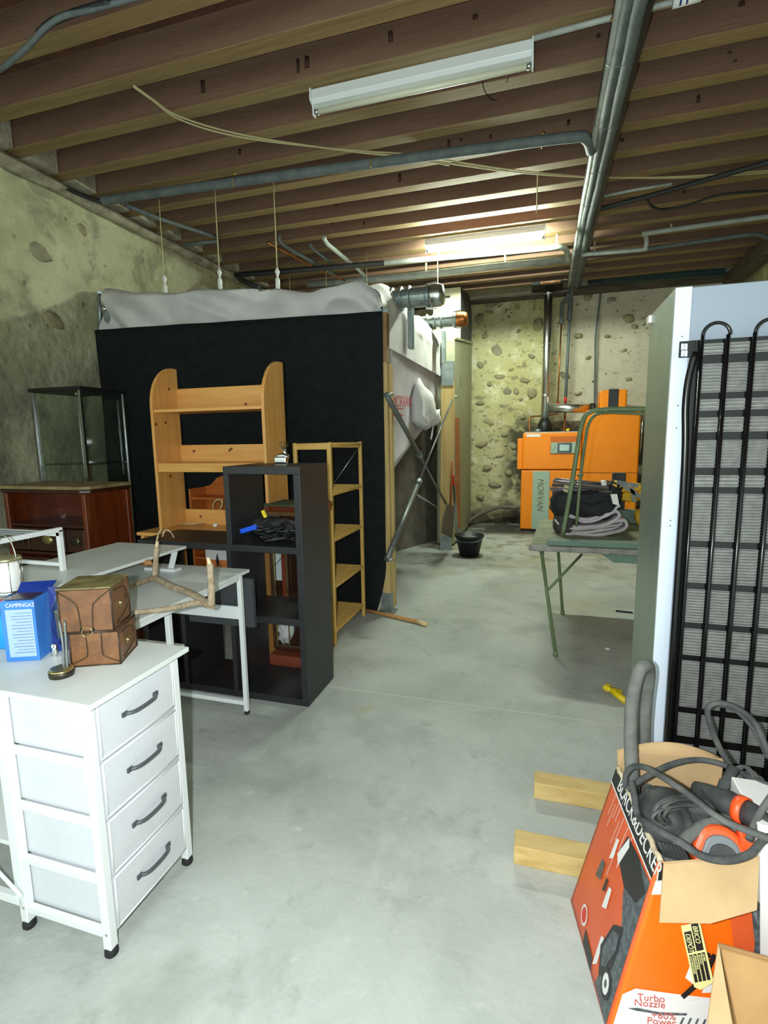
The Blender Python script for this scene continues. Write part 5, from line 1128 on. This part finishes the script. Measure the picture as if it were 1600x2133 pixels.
build('lock', MB().cyl((gx1-.03, G0-.004, gt-.03), (gx1-.03, G0-.012, gt-.03), .012, 10), M_chrome, gc_)
tw_a, tw_b = at(796, 862, Y=4.36), at(692, 1012, Y=3.9)
tag(build('thin_wire', MB().tube([tw_a, tw_b], .002, 6), M_alu), 'thin straight wire running from the near silo post down to the slatted rack', 'wire')
ch = thing('dark_chest', (-3.5, 3.05, 0), 'dark mahogany chest with a dusty wooden top at the left', 'chest')
cx0_, cx1_, cy0_, cy1_ = -3.86, -3.09, 2.86, 3.27; ct = 1.27
def tpv(o): return [(cx0_-o, cy0_-o), (cx1_+o-.05, cy0_-o), (cx1_+o, cy0_-o+.05), (cx1_+o, cy1_), (cx0_-o, cy1_)]
build('top', MB().prism([(x, y, ct) for x, y in tpv(.03)], (0, 0, .026)), M_mahogt, ch, bevel=.008)
build('top_moulding', MB().prism([(x, y, ct-.028) for x, y in tpv(.018)], (0, 0, .027)), M_mahogd, ch, bevel=.006)
build('side_panel', MB().mm(cx1_-.022, cx1_, cy0_, cy1_, 0, ct-.028), M_mahog, ch); build('side_panel', MB().mm(cx0_, cx0_+.022, cy0_, cy1_, 0, ct-.028), M_mahog, ch)
build('corner_post', MB().mm(cx1_-.035, cx1_+.006, cy0_-.012, cy0_+.03, 0, ct-.03), M_mahog, ch, bevel=.008); build('corner_post', MB().mm(cx0_-.006, cx0_+.035, cy0_-.012, cy0_+.03, 0, ct-.03), M_mahog, ch, bevel=.008)
build('corner_post', MB().mm(cx1_-.02, cx1_+.012, cy1_-.04, cy1_, 0, ct-.03), M_mahog, ch, bevel=.006)
build('back_panel', MB().mm(cx0_, cx1_, cy1_-.012, cy1_, 0, ct-.03), M_mahog, ch); build('back_batten', MB().mm(-3.5, -3.48, cy1_-.02, cy1_-.012, .9, ct-.03), M_mahogd, ch)
for z in (.99, .78, .45, .1): build('shelf', MB().mm(cx0_+.022, cx1_-.022, cy0_, cy1_-.012, z, z+.02), M_mahogd, ch, bevel=.003)
for i, (a_, b_) in enumerate(((-3.835, -3.66), (-3.65, -3.31), (-3.30, -3.13))):
    dd_ = build('drawer', MB().mm(a_, b_, cy0_-.008, cy0_+.03, .81, .98), M_mahogd, ch, bevel=.006)
    xm_ = (a_+b_)/2; hh = build('oval_plate', MB().lathe((xm_, cy0_-.008, .895), [(.055, 0), (.05, .006), (.001, .008)], 20, axis=(0, -1, 0), sx=1, sy=.6), M_dmetal if i != 1 else M_gold, dd_)
    hn = build('handle', MB().tube(spl([(b_-.05, cy0_-.012, .93), (b_-.035, cy0_-.03, .90), (b_-.05, cy0_-.012, .86)]), .004, 6), M_gold, dd_)
for (a_, b_) in ((-3.83, -3.49), (-3.47, -3.13)): build('door', MB().mm(a_, b_, cy0_-.006, cy0_+.02, .12, .76), M_mahogd, ch, bevel=.008)

# ================================================================ WHITE DESK WITH RAISED SHELF
wd = thing('white_desk', (-2.05, 2.0, 0), 'white desk with a raised shelf at its back, standing before the stepped shelf', 'desk')
DZ = .862
build('desk_top', MB().mm(-2.5, -1.60, 1.53, 2.55, DZ-.018, DZ), M_top, wd, bevel=.002)
for (x, y) in ((-1.625, 2.48), (-1.705, 1.98), (-2.45, 2.48), (-2.45, 1.58)):
    lg = build('leg', MB().mm(x-.013, x+.013, y-.013, y+.013, .02, DZ-.018), M_white, wd, bevel=.003); build('foot_cap', MB().lathe((x, y, 0), [(.014, 0), (.017, .01), (.014, .022)], 10), M_rubber, wd)
zA = at(500, 1264, Y=2.47).z; zB = at(500, 1290, Y=2.47).z
build('end_apron', MB().mm(-2.44, -1.635, 2.465, 2.48, zB, zA), M_white, wd, bevel=.002)
zb_ = at(450, 1458, Y=2.47).z; build('foot_rail', MB().mm(-2.44, -1.635, 2.465, 2.49, max(.06, zb_-.012), max(.06, zb_-.012)+.025), M_white, wd)
build('side_rail', MB().mm(-1.635, -1.615, 1.6, 2.47, DZ-.045, DZ-.018), M_white, wd)
rz = .995
build('raised_shelf', MB().mm(-2.47, -1.975, .9, 2.49, rz-.016, rz), M_top, wd, bevel=.002)
build('riser_bracket', MB().bar((-2.04, 2.42, DZ), (-2.0, 2.42, rz-.016), .035, .006, up=(0, 1, 0)), M_white, wd); build('riser_bracket', MB().mm(-2.2, -1.99, 2.39, 2.45, DZ, DZ+.014), M_white, wd)
build('riser_bracket', MB().mm(-2.46, -2.44, 2.38, 2.45, DZ, rz-.016), M_white, wd); build('riser_bracket', MB().mm(-2.46, -2.44, 1.0, 1.06, DZ, rz-.016), M_white, wd); build('riser_bracket', MB().mm(-2.02, -2.0, 1.0, 1.06, DZ, rz-.016), M_white, wd)
tag(build('charcoal_organiser', MB().mm(-2.0, at(530, 1250, Y=2.515).x, 2.50, 2.53, at(500, 1303, Y=2.515).z, DZ-.045), M_dfab, bevel=.004), 'charcoal fabric organiser panel hanging at the far end of the white desk', 'organiser')
tag(build('white_side_shelf', MB().mm(-2.1, -1.72, 1.62, 2.1, .56, .575), mat('pale_beech_shelf', (206, 200, 184), rough=.5), bevel=.002), 'pale low shelf board under the white desk behind the leather box', 'shelf')
wf = thing('wire_rack', (-2.2, 1.6, rz), 'small white metal frame shelf standing on the raised desk shelf at the left edge', 'rack')
fx, fy, fz = -2.19, 1.86, at(135, 1103, Y=1.87).z
tb2 = lambda p, q, nm='bar', w=.022: build(nm, MB().bar(p, q, w, w), M_white, wf, bevel=.002)
tb2(V((fx, fy, rz)), V((fx, fy, fz)), 'post'); tb2(V((fx, fy+.011, fz)), V((fx, 1.1, fz)), 'top_bar'); tb2(V((fx+.011, fy, fz-.02)), V((fx-.55, fy, fz-.02)), 'top_bar'); tb2(V((fx, fy, rz+.03)), V((fx-.55, fy, rz+.03)), 'lower_bar', .018)
tb2(V((fx, 1.1, rz)), V((fx, 1.1, fz)), 'post'); tb2(V((fx-.55, fy, rz)), V((fx-.55, fy, fz)), 'post'); tb2(V((fx-.55, 1.1, rz)), V((fx-.55, 1.1, fz)), 'post'); tb2(V((fx-.55, fy, fz)), V((fx-.55, 1.1, fz)), 'top_bar')
for i in range(3): build('wire', MB().cyl((fx, fy-.05-i*.04, fz-.006), (fx-.55, fy-.05-i*.04, fz-.006), .004, 6), M_steel, wf)

# ================================================================ WHITE DRAWER DESK (nearest)
dz = .86
dk = thing('drawer_desk', (-1.45, 1.27, 0), 'white desk with a tower of four white fabric drawers nearest the viewer', 'desk')
X0_, X1_, Y0_, Y1_ = -1.60, -1.258, 1.095, 1.462
build('desk_top', MB().mm(-2.35, -1.21, 1.065, 1.50, dz-.018, dz), M_top, dk, bevel=.003)
pw = .030
for x in (X0_, X1_):
    for y in (Y0_, Y1_):
        build('leg', MB().mm(x-pw/2, x+pw/2, y-pw/2, y+pw/2, .028, dz-.018), M_white, dk, bevel=.003)
        build('foot', MB().lathe((x, y, 0), [(.017, 0), (.021, .006), (.020, .02), (.014, .032)], 14), M_rubber, dk)
        build('screw', MB().cyl((x+.004, y-pw/2-.002, .085), (x+.004, y-pw/2, .085), .005, 8), M_chrome, dk)
zs_ = [.835, .645, .452, .258, .072]
for i, z in enumerate(zs_[1:]):
    h = .02 if i < 3 else .024
    for y in (Y0_, Y1_): build('side_rail', MB().mm(X0_+pw/2, X1_-pw/2, y-.012, y+.008, z-.006, z-.006+h), M_white, dk, bevel=.002)
    build('front_rail', MB().mm(X1_-.01, X1_+.004, Y0_+pw/2, Y1_-pw/2, z-.008, z+.006), M_white, dk)
for i in range(4):
    zt, zb = zs_[i]-(.0 if i else .002), zs_[i+1]+.006
    dr_ = MB(); y0, y1 = Y0_+pw/2+.003, Y1_-pw/2-.003
    def front(a, b, y0=y0, y1=y1, zt=zt, zb=zb): return V((X1_+.016+.004*math.sin(a*3.14)*math.sin(b*3.14)+.0015*noise.noise(V((a*4, b*4, zt*9))), y0+a*(y1-y0), zb+b*(zt-zb)))
    dm = MB().mm(X0_+.01, X1_+.015, y0, y1, zb+.004, zt-.004); dm.grid(front, 10, 8)
    dw = build('drawer', dm, M_fab, dk, label='white fabric drawer')
    # raised seam around the front
    for (a_, b_) in (((y0+.004, zb+.006), (y1-.004, zb+.006)), ((y0+.004, zt-.006), (y1-.004, zt-.006)), ((y0+.005, zb+.006), (y0+.005, zt-.006)), ((y1-.005, zb+.006), (y1-.005, zt-.006))):
        build('piping', MB().cyl((X1_+.016, a_[0], a_[1]), (X1_+.016, b_[0], b_[1]), .0028, 6), M_white, dw)
    ym = (y0+y1)/2; zc = zb+(zt-zb)*.55
    hd = MB().tube(spl([(X1_+.018, ym-.064, zc-.0), (X1_+.030, ym-.058, zc), (X1_+.040, ym-.040, zc), (X1_+.043, ym, zc), (X1_+.040, ym+.040, zc), (X1_+.030, ym+.058, zc), (X1_+.018, ym+.064, zc)], 5), .0065, 10)
    for s_ in (-1, 1): hd.box((X1_+.0215, ym+s_*.068, zc), (.007, .022, .016))
    build('handle', hd, M_dgrey, dw, bevel=.002, label='dark grey metal handle')
build('back_leg', MB().mm(-2.3, -2.27, 1.45, 1.48, 0, dz-.018), M_white, dk); build('back_leg', MB().mm(-2.3, -2.27, 1.09, 1.12, 0, dz-.018), M_white, dk)
build('foot_rail', MB().bar(V((X0_-.0, Y0_-.004, .10)), V((-2.28, Y0_-.004, .10)), .022, .03), M_white, dk, bevel=.002)
build('side_tube', MB().mm(X0_-.033, X0_-.016, Y0_-.01, Y0_+.01, .1, dz-.02), M_white, dk, bevel=.002)
build('diagonal_brace', MB().cyl(at(45, 1868, Y=1.07), at(-40, 1775, Y=1.07), .006, 8), M_white, dk)
build('lower_shelf', MB().mm(-2.27, -1.63, 1.11, 1.47, .27, .285), M_top, dk, bevel=.002)
build('knob', MB().cyl(at(2, 1510, Y=1.06), at(2, 1510, Y=1.075), .008, 8), M_chrome, dk)

# ================================================================ THINGS ON THE DRAWER DESK
lb_ = thing('leather_box', at(205, 1385, Z=dz), 'tan leather box with metal strip ornament and a dusty brass coloured lid', 'box')
a0 = at(150, 1390, Z=dz); a1 = at(252, 1383, Z=dz); a1.z = a0.z = dz+.001
ex = (a1-a0); W_ = ex.length; ex.normalize(); ey = V((0, 0, 1)).cross(ex); a2 = at(289, 1338, Z=dz)
D_ = .16; Hb = .115; Ht = .145
def lb_box(o, w, d, h): return [o, o+ex*w, o+ex*w+ey*d, o+ey*d], V((0, 0, h))
def LB(o, w, d, h, m, nm, bv=.004): p_, off_ = lb_box(o, w, d, h); return build(nm, MB().prism(p_, off_), m, lb_, bevel=bv)
LB(a0, W_, D_, Hb, M_leather, 'lower_case')
u0 = a0-ex*.022+V((0, 0, Hb+.004)); LB(u0, W_*1.06, D_+.0, Ht, M_leather, 'upper_case')
t0 = u0-ex*.004-ey*.004+V((0, 0, Ht)); LB(t0, W_*1.06+.008, D_+.008, .006, M_dustytop, 'lid', .002)
def rod(pts, r, m, nm): return build(nm, MB().tube(pts, r, 6), m, lb_)
for (o, w, h) in ((a0, W_, Hb), (u0, W_*1.06, Ht)):
    for c_ in (o, o+ex*w, o+ex*w+ey*D_): rod([c_, c_+V((0, 0, h))], .0028, M_leatherd, 'edge_strip')
    for zz_ in (0, h): rod([o-ey*.001+V((0, 0, zz_)), o+ex*w-ey*.001+V((0, 0, zz_)), o+ex*w+ey*D_+V((0, 0, zz_))], .0028, M_leatherd, 'edge_strip')
fq = lambda o, w, u, z, d=-.002: o+ex*(w*u)+V((0, 0, z))+ey*d
for s_ in (0, 1):
    f = lambda u: u if s_ == 0 else 1-u
    rod(spl([fq(u0, W_*1.06, f(.02), Ht*.96), fq(u0, W_*1.06, f(.28), Ht*.72), fq(u0, W_*1.06, f(.36), Ht*.55), fq(u0, W_*1.06, f(.39), 0)], 5), .0016, M_dmetal, 'ornament_wire')
    rod(spl([fq(a0, W_, f(.34), Hb), fq(a0, W_, f(.35), Hb*.4), fq(a0, W_, f(.28), Hb*.25), fq(a0, W_, f(.02), .01)], 5), .0016, M_dmetal, 'ornament_wire')
rc = fq(u0, W_*1.06, .5, .0); rod([rc+ex*(.017*math.cos(t))+V((0, 0, .017*math.sin(t)))-ey*.002 for t in np.linspace(0, 6.283, 20)], .0016, M_gold, 'ring')
for u in (.38, .62): build('dark_hinge', MB().box(fq(u0, W_*1.06, u, .006), (.006, .004, .008)), M_blackm, lb_)
for (o, w, h) in ((a0, W_, Hb), (u0, W_*1.06, Ht)):
    c_ = o+ex*(w+.003)+ey*(D_*.45)+V((0, 0, h*.5)); rod([c_+ey*(.011*math.cos(t))+V((0, 0, .013*math.sin(t))) for t in np.linspace(0, 6.283, 14)], .002, M_gold, 'pull_ring'); build('boss', MB().blob(c_, (.006, .006, .006), n=5), M_gold, lb_)
    c1_ = o+ex*(w+.002); rod(spl([c1_+ey*(D_*.15)+V((0, 0, h*.9)), c1_+ey*(D_*.75)+V((0, 0, h*.8)), c1_+ey*(D_*.8)+V((0, 0, h*.3)), c1_+ey*(D_*.2)+V((0, 0, h*.1))], 4), .0014, M_dmetal, 'ornament_wire')
bh = thing('bare_branch', at(420, 1260, Z=DZ), 'forked bare branch with upright prongs lying on the white desk', 'branch')
nd = at(440, 1262, Z=DZ+.02); nb = at(322, 1203, Z=DZ+.03)
def limb(pts, r0, r1, nm='limb'):
    s = spl(pts, 6); n_ = len(s)
    r0 *= 1.3; r1 *= 1.3
    mb = MB().tube(s, [r0+(r1-r0)*i/(n_-1)+.0015*noise.noise(V((i*.7, r0*99, 0))) for i in range(n_)], 9)
    return build(nm, mb, M_bark, bh)
s0 = at(275, 1277, Z=DZ+.04)
limb([s0, at(350, 1268, Z=DZ+.03), at(410, 1256, Z=DZ+.02), nd], .008, .012)
limb([nd, at(400, 1238, Z=DZ+.03), at(355, 1220, Z=DZ+.03), nb], .013, .012)
limb([nb, at(290, 1214, Z=DZ+.045), at(262, 1228, Z=DZ+.06)], .012, .009)
tp1 = at(437, 1180, X=nd.x+.0); tp1 = V((nd.x, nd.y, 0)); tz = at(437, 1170, Y=nd.y); limb([nd, at(440, 1225, Y=nd.y), at(437, 1175, Y=nd.y)], .013, .011, 'prong')
build('cut_end', MB().cyl(at(437, 1176, Y=nd.y), at(433, 1161, Y=nd.y), .0105, 9, r2=.006), M_cutw, bh)
limb([nb, at(324, 1180, Y=nb.y), at(326, 1140, Y=nb.y)], .013, .010, 'prong'); build('cut_end', MB().cyl(at(326, 1141, Y=nb.y), at(328, 1128, Y=nb.y), .010, 9, r2=.007), M_cutw, bh)
limb([at(326, 1130, Y=nb.y), at(330, 1112, Y=nb.y), at(336, 1102, Y=nb.y)], .004, .003, 'twig'); limb([at(338, 1118, Y=nb.y), at(345, 1103, Y=nb.y), at(357, 1110, Y=nb.y), at(362, 1120, Y=nb.y)], .003, .002, 'twig')
build('bark_lump', MB().blob(at(306, 1172, Y=nb.y), (.035, .02, .016), amp=.3, fr=3, n=9), mat('rusty_bark', (168, 128, 84), (140, 96, 56), rough=.9, scale=20), bh)

gb_ = thing('gas_box', at(50, 1370, Z=dz), 'blue printed camping gas carton with a pale blue text panel', 'box')
b0 = at(14, 1380, Z=dz); b1 = at(84, 1376, Z=dz); b0.z = b1.z = dz+.001
bx_ = (b1-b0); bw = bx_.length; bx_.normalize(); by_ = V((0, 0, 1)).cross(bx_)
bhh = .215
build('body', MB().prism([b0, b1, b1+by_*.10, b0+by_*.10], (0, 0, bhh)), M_blue, gb_, bevel=.002)
bq = lambda u, v, d=.0012: b0+bx_*(bw*u)+V((0, 0, bhh*v))-by_*d
build('text_panel', MB().prism([bq(.14, .08), bq(.93, .08), bq(.93, .86), bq(.14, .86)], by_*-.0006), M_bluel, gb_)
text('lettering', 'CAMPINGAZ', .019, bq(.17, .90), bx_, (0, 0, 1), M_pwht, gb_, sx=.85)
for i in range(14):
    v = .80-.05*i; build('text_line', MB().bar(bq(.30 if i % 3 else .42, v, .0025), bq(.90, v+.004, .0025), .0032 if i % 2 else .002, .0006), M_blued, gb_)
build('open_flap', MB().prism([b1+by_*.10+V((0, 0, bhh)), b0+by_*.10+V((0, 0, bhh)), b0+by_*.13+V((0, 0, bhh+.03)), b1+by_*.14+bx_*.01+V((0, 0, bhh+.03))], (0, .001, .001)), M_blued, gb_)
build('inner_card', MB().prism([b0+by_*.01+bx_*.01+V((0, 0, bhh+.0015)), b1+by_*.01-bx_*.01+V((0, 0, bhh+.0015)), b1+by_*.09-bx_*.01+V((0, 0, bhh+.0015)), b0+by_*.09+bx_*.01+V((0, 0, bhh+.0015))], (0, 0, .001)), M_mahogd, gb_)
bz = thing('blister_pack', at(105, 1350, Z=dz), 'clear plastic blister pack with blue card between gas box and leather box', 'package')
q0_ = b1+bx_*.012+by_*.03
build('card', MB().prism([q0_+by_*.03, q0_+bx_*.085+by_*.10, q0_+bx_*.08+by_*.11+V((0, 0, .21)), q0_-bx_*.01+by_*.06+V((0, 0, .235))], by_*.003), M_blued, bz)
build('silver_panel', MB().prism([q0_+bx_*.02+by_*.035+V((0, 0, .05)), q0_+bx_*.07+by_*.078+V((0, 0, .06)), q0_+bx_*.068+by_*.082+V((0, 0, .16)), q0_+bx_*.01+by_*.045+V((0, 0, .15))], by_*.002), M_alu, bz)
bl_ = MB().blob((0, 0, 0), (1, 1, 1), amp=.12, fr=2.2, n=12)
for i, p in enumerate(bl_.v): bl_.v[i] = q0_+bx_*(.045+.045*p.x)+by_*(.045+.022*p.y)+V((0, 0, .115+.10*p.z))
build('clear_blister', bl_, M_glassc, bz)
build('foil_scrap', MB().blob(q0_+bx_*.02+by_*.0+V((0, 0, .022)), (.013, .01, .022), amp=.4, fr=4, n=8), M_chrome, bz)
ln_ = thing('camping_lantern', at(20, 1300, Z=dz), 'camping gas lantern with frosted globe, wire handle and blue cartridge', 'lantern')
lc = at(12, 1290, Z=dz+.08); lc = V((lc.x-.03, lc.y+.02, dz))
lc = at(20, 1240, Y=1.36); lc.z = dz
zl = lambda y: at(20, y, Y=1.36).z
build('cartridge', MB().lathe(lc, [(.001, .002), (.06, .002), (.063, .01), (.063, .10), (.05, .125), (.02, .135)], 28), M_cyan, ln_)
build('valve', MB().lathe(lc+V((0, 0, .13)), [(.02, 0), (.024, .01), (.024, .03), (.014, .04), (.014, zl(1238)-dz-.13)], 16), M_chrome, ln_)
build('red_knob', MB().lathe(lc+V((.0, -.02, zl(1252)-dz)), [(.014, 0), (.016, .008), (.014, .016)], 12, axis=(0, -1, 0)), M_redpl, ln_)
zg0, zg1 = zl(1232), zl(1168)
build('base_ring', MB().lathe(V((lc.x, lc.y, zg0-.012)), [(.02, 0), (.045, .004), (.05, .014), (.046, .02)], 24), M_chrome, ln_)
build('globe', MB().lathe(V((lc.x, lc.y, zg0+.006)), [(.038, 0), (.042, .02), (.043, (zg1-zg0)*.6), (.04, zg1-zg0-.01), (.001, zg1-zg0-.009)], 24), M_mantle, ln_)
build('top_cap', MB().lathe(V((lc.x, lc.y, zg1)), [(.05, 0), (.052, .004), (.05, .012), (.02, .018), (.001, .018)], 24), mat('tarnished_cap', (170, 166, 130), rough=.3, metal=.7), ln_)
for i in range(8):
    t = i*math.pi/4+.3; e = V((math.cos(t)*.048, math.sin(t)*.048, 0)); build('cage_wire', MB().cyl(V((lc.x, lc.y, zg0))+e, V((lc.x, lc.y, zg1+.004))+e, .0016, 6), M_chrome, ln_)
zh = zl(1118)-zg1
build('handle', MB().tube([V((lc.x+.055*math.cos(t), lc.y, zg1+.005+zh*math.sin(t))) for t in np.linspace(0, math.pi, 20)], .002, 7), M_chrome, ln_)
mg = thing('round_metal_stand', at(128, 1412, Z=dz), 'heavy round dark metal weight with a gold rim on the white top', 'stand')
mc = at(129, 1408, Z=dz); mc.z = dz
build('weight', MB().lathe(mc, [(.028, .0005), (.036, .003), (.037, .018), (.034, .022)], 30), M_dmetal, mg)
build('gold_rim', MB().lathe(mc+V((0, 0, .020)), [(.034, 0), (.037, .003), (.034, .007), (.024, .008), (.001, .005)], 30), M_gold, mg)
for dx in (-.008, .006): build('rod', MB().tube(spl([mc+V((dx+.008, .01, .02)), mc+V((dx, .022, .10)), mc+V((dx*1.6-.01, .03, .175))], 5), .0038, 8), M_steel, mg)

for o in bpy.data.objects:
    if '_o' in o: del o['_o']
